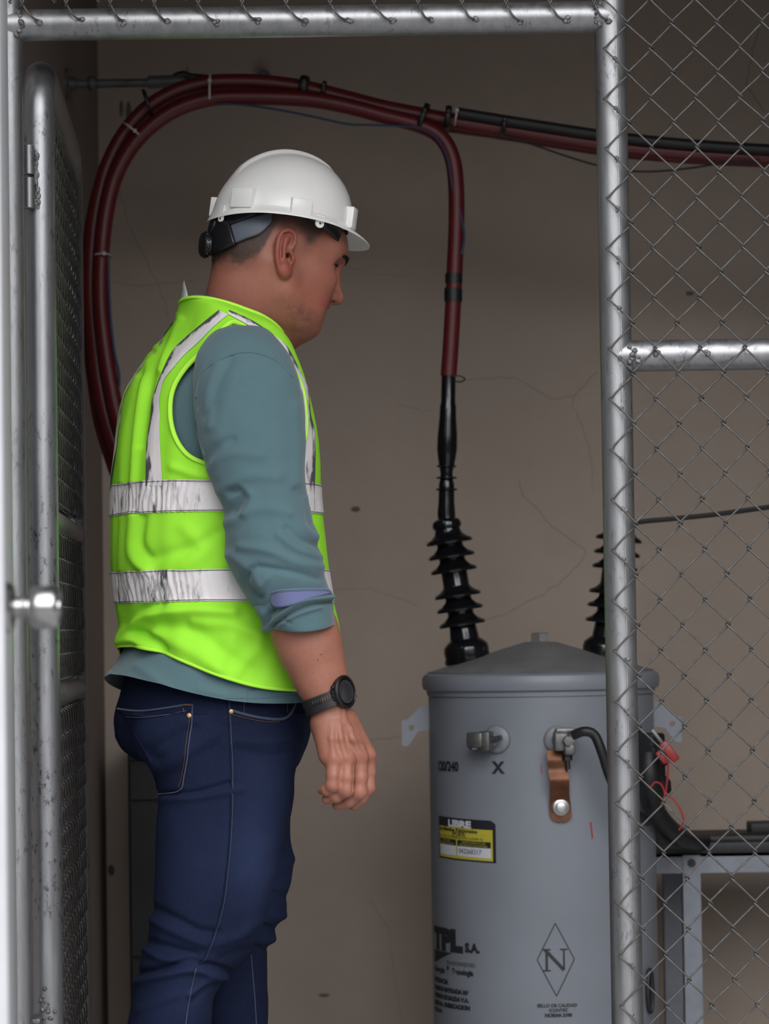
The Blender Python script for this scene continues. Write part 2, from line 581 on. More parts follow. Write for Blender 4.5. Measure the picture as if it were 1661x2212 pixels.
def weld_ring(c, axis, r, n=44, bead=0.0040, parent=None, side=None):
    ax = np.array(axis, float)
    a = np.array([0, -1.0, 0]); b = np.cross(ax, a)
    m = MB()
    for i in range(n):
        t = 2 * math.pi * i / n
        rr = r + RNG.normal(0, 0.0012)
        dirv = math.cos(t) * a + math.sin(t) * b
        # saddle of a pipe on a pipe
        sad = side * (PR - math.sqrt(max(PR ** 2 - (PR * math.sin(t)) ** 2 * 0.9, 0))) if side is not None else 0
        m.blob(np.array(c) + rr * dirv - ax * sad + RNG.normal(0, 0.0012, 3), (bead * RNG.uniform(.7, 1.25),) * 3, seg=7)
    return m.make('weld_bead', M_WELD, parent, True, None)
weld_ring((X_LP + PR * 0.9, YF, Z_TOP), (1, 0, 0), PR * 0.95, parent=fence, side=1, bead=0.0040)
weld_ring((X_RP - PR * 0.95, YF, Z_TOP), (1, 0, 0), PR * 0.95, parent=fence, side=-1, bead=0.0040)
weld_ring((X_RP + PR * 0.95, YF, Z_MID), (1, 0, 0), PR * 0.95, parent=fence, side=1, bead=0.004)

def chain_link(o, ex, ez, en, dx, dz, ncol, nrow, wire=0.00140, phase=0, amp=0.0042, name='chain_link_mesh', parent=None, mat=None, keep=None):
    """woven wires: wire c runs down between node columns c and c+1, hooked over its neighbours"""
    m = MB()
    o, ex, ez, en = (np.array(q, float) for q in (o, ex, ez, en))
    for c in range(ncol):
        pts = []
        for k in range(nrow + 1):
            colk = (c + k + phase) % 2           # 0: at column c, 1: at column c+1
            x = (c + colk) * dx + (0.0022 if colk else -0.0022)
            jit = RNG.normal(0, 0.0006, 2)
            z = -k * dz
            # three points round the hook: front strand in, bend, back strand out
            s = 1 if colk else -1
            pts.append(o + ex * (x - s * 0.0034 + jit[0]) + ez * (z + 0.0036) + en * (amp * 0.75 * (1 if colk else -1)))
            pts.append(o + ex * (x + jit[0]) + ez * (z + jit[1]) + en * (0.0))
            pts.append(o + ex * (x - s * 0.0034 + jit[0]) + ez * (z - 0.0036) + en * (amp * 0.75 * (-1 if colk else 1)))
        p = spline(pts, 3)
        p = p + RNG.normal(0, 0.00012, p.shape)
        if keep is not None:
            runs, cur = [], []
            for q in p:
                if keep(q): cur.append(q)
                elif len(cur) > 3: runs.append(cur); cur = []
                else: cur = []
            if len(cur) > 3: runs.append(cur)
        else:
            runs = [p]
        for rr in runs:
            m.tube(rr, wire, 7)
    return m.make(name, mat or M_WIRE, parent, True, None)

YM = YF - PR - 0.006
x0 = xat(1325, 1150, YM); z0 = zat(1312, 105, YM)
DX, DZ = 0.03225, 0.0361
chain_link((x0, YM, z0 + 4 * DZ), (1, 0, 0), (0, 0, 1), (0, -1, 0), DX, DZ, int((XR - x0) / DX), 68, parent=fence)
# mesh over the doorway: it ends in single tails welded to the top rail
DXu = 0.0314
xu = xat(28, 5, YM); zu = zat(60, 2, YM)
chain_link((xu - DXu * 0.1, YM, zu + 6 * DZ), (1, 0, 0), (0, 0, 1), (0, -1, 0), DXu, DZ, 26, 6, parent=fence, wire=0.00135)
for i in range(14):
    mbt, mbw = MB(), MB()
    px = 44 + 95.0 * i
    if px > 1290: break
    ln = RNG.uniform(0.8, 1.15)
    a = W(px - 4, -8, YM); b = W(px + 6, 12, YM); c = W(px + 22 * ln, 36, YM - 0.001); d = W(px + 38 * ln, 44 + RNG.uniform(-3, 4), YF - PR * 0.99)
    mbt.tube(spline([a, b, c, d], 5), 0.0017, 7)
    mbt.tube(spline([W(px + 10, -6, YM - .003), W(px + 5, 6, YM - .004), W(px + 1, 14, YM - .002)], 4), 0.0016, 6)
    for q in range(4):
        mbw.blob(d + RNG.normal(0, 0.0018, 3) * (1, .35, 1), np.array([1.2, .6, .9]) * RNG.uniform(0.0028, 0.0042), seg=7)
    mbt.make('wire_tail', M_WIRE, fence, True, None)
    mbw.make('weld_bead', M_WELD, fence, True, None)
for k in range(22):       # the mesh is tacked to the post at every second hook
    z = z0 - k * 2 * DZ - 0.013
    mbw = MB()
    mbw.blob((X_RP + 0.004, YF - PR * .97, z), (0.0042, 0.0018, 0.0036), seg=8)
    mbw.blob((X_RP + 0.006 + RNG.normal(0, .002), YF - PR * 0.96, z - 0.004 + RNG.normal(0, .002)), (0.003, 0.0014, 0.0034), seg=8)
    mbw.make('weld_bead', M_WELD, fence, True, None)
for px, py in ((1418, 765), (1526, 762), (1372, 758), (1376, 775)):
    c = W(px, py, YF - PR); mbw = MB()
    for q in range(3): mbw.blob(c + RNG.normal(0, .0018, 3) * (1, .2, 1), np.array([1.2, .5, .9]) * RNG.uniform(.0028, .004), seg=7)
    mbw.make('weld_bead', M_WELD, fence, True, None)

# ================================================================== the gate leaf, swung inwards
G0 = np.array([xat(95, 1350, 4.46), 4.46, 0]); G1 = np.array([xat(160, 1350, 5.30), 5.30, 0])
gd = (G1 - G0); GW = np.linalg.norm(gd); gd /= GW
gn = np.array([gd[1], -gd[0], 0])              # faces right
gate = empty('gate_leaf', (G0[0], G0[1], 0.04), 'galvanised pipe gate leaf with chain-link, standing open beside the left post', 'gate')
zt = zat(95, 114, 4.46) - PR
def gp(s, z, n=0.0): return G0 + gd * s + np.array([0, 0, z]) + gn * n
bend = 0.075
def gate_frame_path():
    pts = [gp(0, 0.06), gp(0, 0.5), gp(0, 1.0), gp(0, zt - bend)]
    for k in range(1, 7):
        t = k / 6 * math.pi / 2
        pts.append(gp(bend * (1 - math.cos(t)), zt - bend + bend * math.sin(t)))
    pts.append(gp(GW * 0.5, zt))
    for k in range(0, 7):
        t = math.pi / 2 - k / 6 * math.pi / 2
        pts.append(gp(GW - bend * (1 - math.cos(t)), zt - bend + bend * math.sin(t)))
    pts += [gp(GW, 1.0), gp(GW, 0.5), gp(GW, 0.06)]
    return np.array(pts)
m = MB(); m.tube(gate_frame_path(), PR, 36, ref=gn)
m.make('frame', M_GALV2, gate)
for py in (1118, 1512):
    z = zat(100, py, 4.46)
    pipe('cross_rail', gp(0, z), gp(GW, z), PR * 0.86, M_GALV2, gate)
pipe('bottom_rail', gp(0, 0.10), gp(GW, 0.10), PR * 0.86, M_GALV2, gate)
for za, zb in ((zat(100, 1118, 4.46) + 0.02, zt - 0.055), (zat(100, 1512, 4.46) + 0.02, zat(100, 1118, 4.46) - 0.02), (0.12, zat(100, 1512, 4.46) - 0.02)):
    n = int((zb - za) / DZ)
    chain_link(gp(0.004, zb, 0.012), gd, (0, 0, 1), gn, 0.0335, DZ * 1.0, int((GW - 0.01) / 0.0335), n, parent=gate, wire=0.0016, amp=0.008)
# hinge barrels between the post and the gate
hx = xat(63, 385, 4.44)
for (pa, pb) in ((315, 379), (385, 452)):
    za, zb = zat(63, pb, 4.44), zat(63, pa, 4.44)
    h = MB(); h.lathe([(0.0, 0), (0.0078, 0), (0.0088, .001), (0.0088, zb - za - .001), (0.0078, zb - za), (0, zb - za)], (hx, 4.432, za), seg=20)
    h.make('hinge', M_GALV2, gate)
mbw = MB()
for k in range(26):
    z = zat(78, 330 + k * 4.6, 4.43)
    mbw.blob((xat(80, 385, 4.44) + RNG.normal(0, .0015), 4.438, z), np.array([.8, .6, 1.3]) * RNG.uniform(.003, .005), seg=7)
mbw.make('weld_bead', M_WELD, gate, True, None)
zb = zat(80, 2198, 4.44)
MB().box((xat(62, 2190, 4.44), 4.405, zb - .004), (xat(92, 2190, 4.44), 4.45, zb + .002), .001).make('hinge', M_WELD, gate)
mbw = MB()
for k in range(16): mbw.blob((xat(98, 2190, 4.44) + RNG.normal(0, .006), 4.437, zat(98, 2185, 4.44) + RNG.normal(0, .012)), RNG.uniform(.002, .004), seg=7)
mbw.make('weld_bead', M_WELD, gate, True, None)

# ================================================================== white steel door in the foreground, seen on its edge, with a knob
M_DOORW = plain('chipped_white_paint', (0.50, 0.51, 0.53), 0.45, 0, var=0.06, scale=12)
M_CHROME = plain('satin_chrome', (0.40, 0.395, 0.395), 0.24, 1.0, var=0.05)
YD = 2.90
xd = xat(8, 1000, YD)
dl = np.array([-0.150, 1.30, 0]); dl /= np.linalg.norm(dl)          # the leaf runs back to its hinge beside the left post
dnr = np.array([dl[1], -dl[0], 0])
Rd = np.stack([dl, -dnr, np.array([0, 0, 1.0])], 1)
m = MB(); m.box((0, 0, 0.02), (1.25, 0.045, 2.20), 0.004, Rd, (xd, YD, 0))
door = tag(m.make('door_1', M_DOORW, None, True, 30), kind='structure')
kz = zat(60, 1312, 2.98)
kb = np.array([xd, YD, kz]) + dl * .068
ka = np.array([1.0, -0.03, -0.012])
KS = .80
def kp_(p): return [(a * KS, b * KS) for a, b in p]
m = MB(); m.lathe(kp_([(0, -.004), (.031, -.002), (.031, .004), (.027, .009), (.013, .012), (.0125, .019), (.0155, .0205), (.0155, .0245), (.0125, .026), (0.012, .034)]), kb, ka, 40)
m.make('door_knob_stem', M_CHROME, door)
m = MB(); m.lathe(kp_([(.012, .029), (.0225, .031), (.0255, .035), (.0262, .042), (.0262, .058), (.0245, .063), (.0215, .0655), (.0205, .0645), (.012, .0645), (.0115, .067), (0, .0672)]), kb, ka, 48)
m.make('door_knob', M_CHROME, door)

# ================================================================== transformer
M_TANK = plain('grey_tank_enamel', (0.19, 0.206, 0.236), 0.42, 0, var=0.05, scale=6, bump=0.05, bscale=30)
M_LID = plain('dusty_grey_lid', (0.165, 0.165, 0.17), 0.62, 0, var=0.16, scale=14)
M_BLACKG = plain('glossy_black_porcelain', (0.006, 0.0065, 0.008), 0.12, 0, var=0.2)
M_BLACKR = plain('black_rubber', (0.010, 0.0105, 0.012), 0.5, 0, var=0.2)
M_BOLT = plain('zinc_bolt', (0.50, 0.50, 0.49), 0.38, 0.8, var=0.15)
M_CONN = plain('dull_aluminium', (0.16, 0.158, 0.155), 0.42, 0.75, var=0.3, scale=60)
M_COPPER = plain('browned_copper', (0.125, 0.050, 0.024), 0.42, 0.6, var=0.35, scale=40)
M_INK = plain('black_paint_lettering', (0.012, 0.014, 0.017), 0.6)
M_REDINK = plain('red_marker', (0.28, 0.02, 0.02), 0.6)
M_GASK = plain('grey_gasket', (0.15, 0.155, 0.16), 0.5)
YT = 5.70
TX = xat(1167, 1450, YT)
RT = 0.209
z_rim0, z_rim1 = zat(1167, 1487, YT), zat(1167, 1452, YT)
z_apx = zat(1167, 1388, YT)
tr = empty('distribution_transformer', (TX, YT, 0), 'grey cylindrical pole-type transformer with conical lid standing by the wall', 'transformer')
ctr = np.array([TX, YT, 0])
m = MB(); m.lathe([(0, .0), (.17, .0), (.172, .03), (RT - .004, .034), (RT, .04), (RT, z_rim0 - .004), (RT - .006, z_rim0 + .004), (0, z_rim0 + .005)], ctr, seg=128)
tank = m.make('tank', M_TANK, tr)
m = MB(); m.lathe([(0, z_rim1 + .004), (.2, z_rim1 - .002), (RT + .003, z_rim0 - .010), (RT + .0035, z_rim0 - .002), (RT + .0095, z_rim0 + .001), (RT + .0115, z_rim0 + .008),
                   (RT + .0115, z_rim1 - .010), (RT + .0085, z_rim1 - .003), (RT + .002, z_rim1 + .001), (.206, z_rim1 + .002), (0, z_rim1 + .002)], ctr, seg=128)
m.make('lid_band', M_TANK, tr)
m = MB(); m.lathe([(0, z_rim1 + .001), (RT, z_rim1 + .0012), (RT + .001, z_rim1 + .0026), (.200, z_rim1 + .005), (.03, z_apx + .001), (0.0, z_apx + .003)], ctr, seg=128)
lid = m.make('lid', M_LID, tr)
m = MB()
m.lathe([(.0225, 0), (.0225, .004), (.019, .005), (.0165, .006)], (TX, YT, z_apx - .003), seg=32)
m.lathe([(.0, 0.003), (.0185, .003), (.0185, .0165), (.016, .0185), (0, .0185)], (TX, YT, z_apx), seg=6, ref=(0.9, 0.43, 0))
m.make('lid_bolt', M_BOLT, tr, True, 20)
def on_tank(px, py, lift=0.0):
    """the point of the tank's front seen at a pixel"""
    d = W(px, py, 1.0) - CAM
    a = d[0] ** 2 + d[1] ** 2; o = CAM - ctr
    b = 2 * (d[0] * o[0] + d[1] * o[1]); c = o[0] ** 2 + o[1] ** 2 - (RT + lift) ** 2
    disc = b * b - 4 * a * c
    t = (-b - math.sqrt(max(disc, 0))) / (2 * a)
    return CAM + d * t
def tank_frame(P):
    n = np.array([P[0] - TX, P[1] - YT, 0]); n /= np.linalg.norm(n)
    return n, np.array([-n[1], n[0], 0.0]), np.array([0, 0, 1.0])
# lifting lugs either side
for s in (-1, 1):
    b = np.array([TX + s * (RT - .004), YT - .01, zat(1167, 1560, YT)])
    poly = [(0, .034), (.018, .034), (.046, .008), (.055, .008), (.055, -.040), (.043, -.040), (.024, -.014), (0, -.010)]
    hole = [(.037 + .0055 * math.cos(t), -.006 + .0055 * math.sin(t)) for t in np.linspace(0, 2 * math.pi, 17)[:-1]]
    bm = bmesh.new()
    def ring(pts, y): return [bm.verts.new(b + np.array([s * x, y, z])) for x, z in pts]
    lay = []
    for y in (-.004, .004):
        o_ = ring(poly, y); h_ = ring(hole, y)
        eo = [bm.edges.new((o_[i], o_[(i + 1) % len(o_)])) for i in range(len(o_))]
        eh = [bm.edges.new((h_[i], h_[(i + 1) % len(h_)])) for i in range(len(h_))]
        bmesh.ops.triangle_fill(bm, use_beauty=True, edges=eo + eh)
        lay.append((o_, h_))
    for idx in (0, 1):
        A, B = lay[0][idx], lay[1][idx]
        for i in range(len(A)): bm.faces.new((A[i], A[(i + 1) % len(A)], B[(i + 1) % len(A)], B[i]))
    bmesh.ops.recalc_face_normals(bm, faces=bm.faces)
    bm.verts.index_update()
    make('lifting_lug', [np.array(v.co) for v in bm.verts], [[v.index for v in f.verts] for f in bm.faces], M_TANK, tr, False)
    bm.free()

# low-voltage bushings on the front of the tank
def lv_bushing(px, py):
    P = on_tank(px, py); n, e, u = tank_frame(P)
    m = MB(); m.lathe([(0, -.01), (.0255, -.01), (.0255, .004), (.0235, .006), (.021, .0065), (.019, .006), (.012, .007), (.0, .007)], P, n, 40)
    fl = m.make('low_voltage_bushing', M_GASK, tr)
    m = MB(); m.lathe([(0, 0), (.0235, .0068), (.021, .0085), (.013, .010), (.011, .026), (0, .026)], P, n, 36)
    m.make('stud', M_TANK, fl)
    return P, n, e, u, fl
def to_px(d, n, e, u, P): return P + n * d[0] + e * d[1] + u * d[2]
P, n, e, u, fl = lv_bushing(1074, 1597)
Rm = np.stack([n, e, u], 1)
m = MB(); m.box((.018, -.041, -.014), (.048, -.010, .014), .004, Rm, P)
m.box((.020, -.020, -.020), (.046, .004, .016), .005, Rm, P)
m.lathe([(0, 0), (.0095, 0), (.0095, .014), (.0, .0145)], to_px((.034, -.030, -.0165), n, e, u, P), u, 6)
m.tube([to_px((.03, -.002, 0.0), n, e, u, P), to_px((.034, .022, 0.004), n, e, u, P)], .0052, 12)
m.make('terminal_clamp', M_CONN, fl, True, 30)
P2, n2, e2, u2, fl2 = lv_bushing(1205, 1598)
Rm2 = np.stack([n2, e2, u2], 1)
m = MB(); m.box((.018, -.012, -.019), (.044, .014, .017), .004, Rm2, P2)
m.box((.020, .004, -.026), (.052, .024, -.006), .004, Rm2, P2)
m.box((.024, -.010, .012), (.046, .026, .022), .003, Rm2, P2)
m.lathe([(0, 0), (.009, 0), (.009, .02), (0, .0205)], to_px((.046, .010, 0), n2, e2, u2, P2), n2, 6)
m.make('terminal_clamp', M_CONN, fl2, True, 30)
m = MB(); m.tube([to_px((.030, .012, -.024), n2, e2, u2, P2), to_px((.030, .013, -.052), n2, e2, u2, P2)], .0045, 10)
m.lathe([(0, 0), (.009, 0), (.009, .010), (0, .010)], to_px((.030, .012, -.036), n2, e2, u2, P2), (0, 0, 1), 6)
m.make('clamp_screw', M_BLACKR, fl2, True, 30)
# grounding strap of copper
prof = [(.020, -.018), (.026, -.035), (.024, -.052), (.030, -.072), (.020, -.090), (.010, -.108), (.006, -.125), (.006, -.147)]
sp = spline(prof, 6)
vs, fs = [], []
for i, (dn, dz) in enumerate(sp):
    w = 0.0175 + 0.0022 * min(1, max(0, (-dz - .10) / .02))
    ex_ = 0.004 - 0.06 * 0
    tilt = 0.010 * ((-dz - .02) / .12)
    if dz < -.135: w *= math.sqrt(max(0.05, 1 - ((-dz - .135) / .013) ** 2))
    for sgn, th in ((-1, 0), (1, 0), (1, -.003), (-1, -.003)):
        vs.append(P2 + n2 * (dn + th) + e2 * (-.007 + tilt + sgn * w) + u2 * dz)
for i in range(len(sp) - 1):
    for k in range(4):
        fs.append((i * 4 + k, i * 4 + (k + 1) % 4, (i + 1) * 4 + (k + 1) % 4, (i + 1) * 4 + k))
fs += [(3, 2, 1, 0), tuple((len(sp) - 1) * 4 + k for k in range(4))]
strap = make('grounding_strap', vs, fs, M_COPPER, tr, True, 40)
PB = on_tank(1210, 1743)
nb, eb, ub = tank_frame(PB)
m = MB(); m.lathe([(0, .004), (.0155, .006), (.0155, .009), (.0135, .0105), (.0105, .011), (.0102, .017), (.008, .0185), (0, .0185)], PB, nb, 32)
m.make('strap_bolt', M_BOLT, strap)
# black lead from the middle terminal, running right and down
pth = [W(1238, 1588, 5.44), W(1262, 1580, 5.43), W(1284, 1588, 5.43), W(1300, 1625, 5.43), W(1318, 1680, 5.44), W(1350, 1740, 5.45), W(1400, 1775, 5.52)]
m = MB(); m.tube(spline(pth, 8), .0088, 14)
tag(m.make('power_lead', M_BLACKR), 'black insulated lead bending down from the middle terminal of the transformer', 'cable')
# third bushing, wrapped, on the right
P3 = np.array([TX + RT * math.cos(math.radians(-38)), YT + RT * math.sin(math.radians(-38)), zat(1390, 1605, 5.6)])
n3, e3, u3 = tank_frame(P3)
m = MB(); m.lathe([(0, -.01), (.0255, -.01), (.0255, .004), (.02, .006), (.012, .007), (.011, .024), (0, .024)], P3, n3, 36)
b3 = m.make('low_voltage_bushing', M_BLACKR, tr)
Rm3 = np.stack([n3, e3, u3], 1)
m = MB(); m.box((.014, -.022, -.062), (.052, .022, .020), .006, Rm3, P3)
m.box((.018, -.026, -.040), (.058, .026, -.004), .005, Rm3, P3)
m.lathe([(0, 0), (.022, .002), (.027, .012), (.026, .03), (.018, .04), (0, .041)], to_px((.036, .012, -.098), n3, e3, u3, P3), (0, 0, 1), 20)
m.make('terminal_clamp', M_BLACKR, b3)

# high-voltage bushings on the lid
def hv_bushing(base, top, seg=48):
    ax = np.array(top) - np.array(base); L = np.linalg.norm(ax); ax /= L
    prof = [(0, -.012), (.0415, -.012), (.0425, .004), (.041, .012), (.034, .019), (.0275, .024), (.0255, .045)]
    for h in (.050, .078, .104, .151, .178, .205):
        prof += [(.0245, h - .001), (.034, h + .001), (.0428, h - .0005), (.0438, h + .003), (.042, h + .006), (.034, h + .010), (.0262, h + .017), (.0245, h + .021)]
    prof += [(.0235, .232), (.0265, .234), (.0275, .240), (.025, .247), (.019, .251), (0, .252)]
    m = MB(); m.lathe(prof, base, ax, seg)
    m.lathe([(.0435, -.020), (.0435, -.011), (.040, -.010)], base, ax, seg)
    return m.make('high_voltage_bushing', M_BLACKG, tr), ax
BL, TL = W(1008, 1408, YT), W(971, 1172, YT)
hv_bushing(BL, TL)
BRr, TR_ = W(1307, 1404, YT), W(1334, 1186, YT)
hv_bushing(BRr, TR_)
# cast loop on the right side of the tank
P4 = on_tank(1398, 2140); n4, e4, u4 = tank_frame(P4)
m = MB(); lp = [P4 + n4 * .006 + e4 * .009 * math.cos(t) + u4 * .038 * math.sin(t) for t in np.linspace(0, 2 * math.pi, 25)[:-1]]
m.tube(lp, .0042, 10, closed=True)
m.make('lashing_ring', M_BLACKR, tr)

# ---- lettering wrapped on the tank
def text_mesh(txt, size, bold=0.0, xs=1.0, shear=0.0):
    c = bpy.data.curves.new('lettering', 'FONT'); c.body = txt; c.size = size; c.offset = bold; c.resolution_u = 3; c.shear = shear
    o = bpy.data.objects.new('lettering', c); COL.objects.link(o)
    me = o.evaluated_get(bpy.context.evaluated_depsgraph_get()).to_mesh()
    bm = bmesh.new(); bm.from_mesh(me)
    bmesh.ops.triangulate(bm, faces=bm.faces[:])
    bmesh.ops.subdivide_edges(bm, edges=[e for e in bm.edges if e.calc_length() > size * 0.35], cuts=2)
    bm.verts.index_update()
    v = np.array([tuple(q.co) for q in bm.verts]).reshape(-1, 3); f = [[q.index for q in g.verts] for g in bm.faces]
    bm.free(); bpy.data.objects.remove(o, do_unlink=True); bpy.data.curves.remove(c)
    if len(v): v[:, 0] *= xs
    return v, f
def wrap(m, v, f, px, py, lift, rot=0.0):
    """flat letters (metres) bent round the tank, lower left corner at a pixel"""
    P = on_tank(px, py); a0 = math.atan2(P[1] - YT, P[0] - TX)
    out = []
    for x, y, _ in v:
        a = a0 + x / RT
        out.append((TX + (RT + lift) * math.cos(a), YT + (RT + lift) * math.sin(a), P[2] + y + rot * x))
    m.add(out, f)
def letters(name, rows, mat, parent, lift=.0006):
    m = MB()
    for txt, px, py, size, bold, xs in rows:
        v, f = text_mesh(txt, size, bold, xs); wrap(m, v, f, px, py, lift)
    return m.make(name, mat, parent, False, None)
letters('voltage_lettering', [('120/240', 946, 1663, .0235, .0012, .92)], M_INK, tr)
letters('terminal_lettering', [('X', 1065, 1670, .0290, .0014, 1.0)], M_INK, tr)
letters('maker_lettering', [('TPL', 940, 2044, .050, .0042, 1.30)], M_INK, tr)
letters('company_lettering', [('S.A.', 1005, 2056, .022, .0014, 1.0)], M_INK, tr)
letters('slogan_lettering', [('TRANSFORMADORES', 965, 2083, .0105, .0, .80), ('Energia', 940, 2095, .0125, .0006, 1.45), ('&', 965, 2101, .018, .001, 1), ('Tecnologia', 977, 2103, .0135, .0007, .95)], M_INK, tr)
letters('rating_lettering', [('POTENCIA', 940, 2118, .0105, .0009, 1.3), ('TENSION ENTRADA kV', 940, 2135, .0105, .0009, 1.15), ('TENSION DE SALIDA V.A.', 940, 2151, .0105, .0009, 1.08),
                            ('SERIE No. FABRICACION', 940, 2167, .0105, .0009, 1.15), ('FECHA', 940, 2182, .0105, .0006, 1.4)], M_INK, tr)
m = MB(); tri = []
NTR = 12
for i in range(NTR + 1):
    x = .078 * i / NTR; tri += [(x, .020, 0), (x, .020 - .024 * (1 - i / NTR) - .0003, 0)]
wrap(m, np.array(tri), [(2 * i, 2 * i + 1, 2 * i + 3, 2 * i + 2) for i in range(NTR)], 940, 2074, .0006)
m.make('maker_emblem', M_INK, tr, False, None)
m = MB()
def stroke(m, pts, w, px, py, lift=.0006):
    pts = np.array(pts, float)
    for a, b in zip(pts[:-1], pts[1:]):
        d = b - a; L = np.linalg.norm(d); d /= L; nn = np.array([-d[1], d[0]]) * w / 2
        k = max(2, int(L / .006)); v = []
        for i in range(k + 1):
            c = a + d * L * i / k
            v += [(*(c + nn), 0), (*(c - nn), 0)]
        wrap(m, np.array(v), [(2 * i, 2 * i + 1, 2 * i + 3, 2 * i + 2) for i in range(k)], px, py, lift)
stroke(m, [(0, .0), (-.0335, .065), (0, .130), (.0335, .065), (0, 0)], .0019, 1202, 2152)
stroke(m, [(-.0165, .045), (-.0165, .083)], .0046, 1202, 2152); stroke(m, [(.0145, .083), (.0145, .047)], .0034, 1202, 2152)
stroke(m, [(-.0195, .083), (.0145, .046)], .0062, 1202, 2152)
for x in (-.0165, .0145):
    stroke(m, [(x - .007, .083), (x + .007, .083)], .0028, 1202, 2152)
stroke(m, [(-.0235, .0455), (-.0095, .0455)], .0028, 1202, 2152)
v, f = text_mesh('SELLO DE CALIDAD', .0082, .0004, 1.0); wrap(m, v, f, 1160, 2176, .0006)
v, f = text_mesh('ICONTEC', .0078, .0004, 1.0); wrap(m, v, f, 1186, 2186, .0006)
v, f = text_mesh('NORMA 2100', .0082, .0007, 1.0); wrap(m, v, f, 1177, 2197, .0006)
m.make('quality_emblem', M_INK, tr, False, None)
m = MB()
stroke(m, [(.0, .018), (.001, .0)], .0016, 1169, 1672)
m.make('marker_stroke', M_REDINK, tr, False, None)
m = MB(); stroke(m, [(0, .030), (.003, .004), (.002, 0)], .0030, 1276, 1812)
m.make('marker_stroke', M_REDINK, tr, False, None)
# ---- the sticker
def plate(name, x0, y0, x1, y1, mat, parent, lift, skew=0.0, cut=0.0):
    N = 16; v = []
    for i in range(N + 1):
        x = x0 + (x1 - x0) * i / N
        top = y1 - (cut if x > x1 - cut * 1.01 else 0)
        v += [(x, y0, 0), (x, top, 0)]
    m = MB(); wrap(m, np.array(v), [(2 * i, 2 * i + 2, 2 * i + 3, 2 * i + 1) for i in range(N)], 950, 1848, lift, skew)
    return m.make(name, mat, parent, False, None)
M_STK = plain('sticker_black', (0.018, 0.019, 0.026), 0.35); M_STY = plain('sticker_yellow', (0.42, 0.37, 0.04), 0.4, var=0.08); M_STW = plain('sticker_white', (0.50, 0.51, 0.56), 0.4, var=0.05)
SK = -.03
stk = plate('warning_sticker', -.001, -.003, .150, .073, M_STK, tr, .0004, SK, .006)
plate('yellow_field', .003, 0.0, .144, .056, M_STY, stk, .0007, SK)
plate('black_field', .006, .023, .059, .034, M_STK, stk, .0010, SK); plate('black_field', .063, .023, .140, .034, M_STK, stk, .0010, SK)
plate('white_field', .006, .005, .059, .023, M_STW, stk, .0010, SK); plate('white_field', .063, .005, .140, .023, M_STW, stk, .0010, SK)
def stext(name, rows, mat):
    m = MB()
    for txt, x, y, size, bold, xs in rows:
        v, f = text_mesh(txt, size, bold, xs); v[:, 0] += x; v[:, 1] += y
        wrap(m, v, f, 950, 1848, .0013, SK)
    m.make(name, mat, stk, False, None)
stext('sticker_lettering', [('LIBRE', .036, .0575, .0165, .0010, 1.55)], M_STW)
stext('sticker_lettering', [('de Bifenilos Policlorados', .006, .0485, .0088, .0003, 1.22), ("(PCB'S)", .048, .0415, .0090, .0002, 1.3), ('EN CASO DE EMERGENCIA LLAMAR AL', .006, .0362, .0058, .0, 1.18),
                            ], M_STK)
stext('sticker_lettering', [('FECHA DE', .016, .0292, .0045, 0, 1.3), ('TOMA DE MUESTRA', .009, .0245, .0045, 0, 1.1), ('DEPARTAMENTO DE', .075, .0292, .0045, 0, 1.3), ('SEGURIDAD INDUSTRIAL', .068, .0245, .0045, 0, 1.3)], M_STY)
stext('handwritten_number', [('042268317', .067, .0105, .0125, .0, .95)], M_INK)

# ================================================================== red cables, their termination, ties and thin wires
M_RED = plain('dark_red_cable_sheath', (0.100, 0.007, 0.009), 0.42, 0, var=0.12, scale=30)
M_BLUEW = plain('dark_blue_wire', (0.022, 0.040, 0.085), 0.5)
M_TAPE = plain('black_tape', (0.008, 0.008, 0.009), 0.45)
M_TIEW = plain('translucent_white_tie', (0.42, 0.38, 0.36), 0.5)
YC = 5.72
def run(pts, Y, dy=None):
    """pixels -> spline in space; dy gives depth offsets along it"""
    out = []
    for i, (x, y) in enumerate(pts):
        out.append(W(x, y, Y + (dy[i] if dy else 0)))
    return spline(out, 8)
inner = [(470, 2462), (474, 2250), (474, 2000), (468, 1700), (446, 1480), (388, 1270), (318, 1080), (262, 930), (239, 830), (224, 730), (217, 640), (220, 540), (231, 450), (254, 370), (300, 298), (370, 242), (455, 213), (560, 210), (660, 214), (740, 227), (830, 250), (905, 270), (950, 294), (976, 338), (985, 400), (986, 480), (983, 560), (979, 650), (974, 740), (969, 812)]
outer = [(448, 2462), (450, 2250), (450, 2000), (444, 1700), (422, 1480), (364, 1275), (294, 1085), (238, 930), (215, 830), (203, 730), (196, 640), (198, 540), (209, 450), (232, 360), (275, 280), (340, 218), (430, 182), (540, 177), (640, 187), (720, 205), (820, 231), (905, 248), (970, 260), (1090, 279), (1285, 310), (1400, 324), (1540, 335), (1720, 342), (1900, 345)]
mid = [(430, 2450), (432, 2250), (432, 2000), (426, 1700), (404, 1480), (346, 1280), (276, 1088), (223, 930), (205, 830), (194, 730), (189, 640), (193, 540), (206, 450), (230, 372), (278, 296), (345, 238), (430, 204), (540, 197), (640, 203), (720, 218), (820, 243), (905, 258), (970, 270), (1090, 287), (1285, 318), (1400, 331), (1540, 341), (1720, 347), (1900, 349)]
RC = .0152
ca = empty('red_power_cable', W(969, 812, YC), 'dark red power cable dropping to the left transformer bushing, black termination at its end', 'cable')
MB().tube(run(inner, YC), RC, 20).make('sheath', M_RED, ca)
o = MB().tube(run(outer, YC + .024), RC, 20).make('red_power_cable', M_RED); tag(o, 'dark red power cable along the top of the bundle, running off right behind the mesh', 'cable')
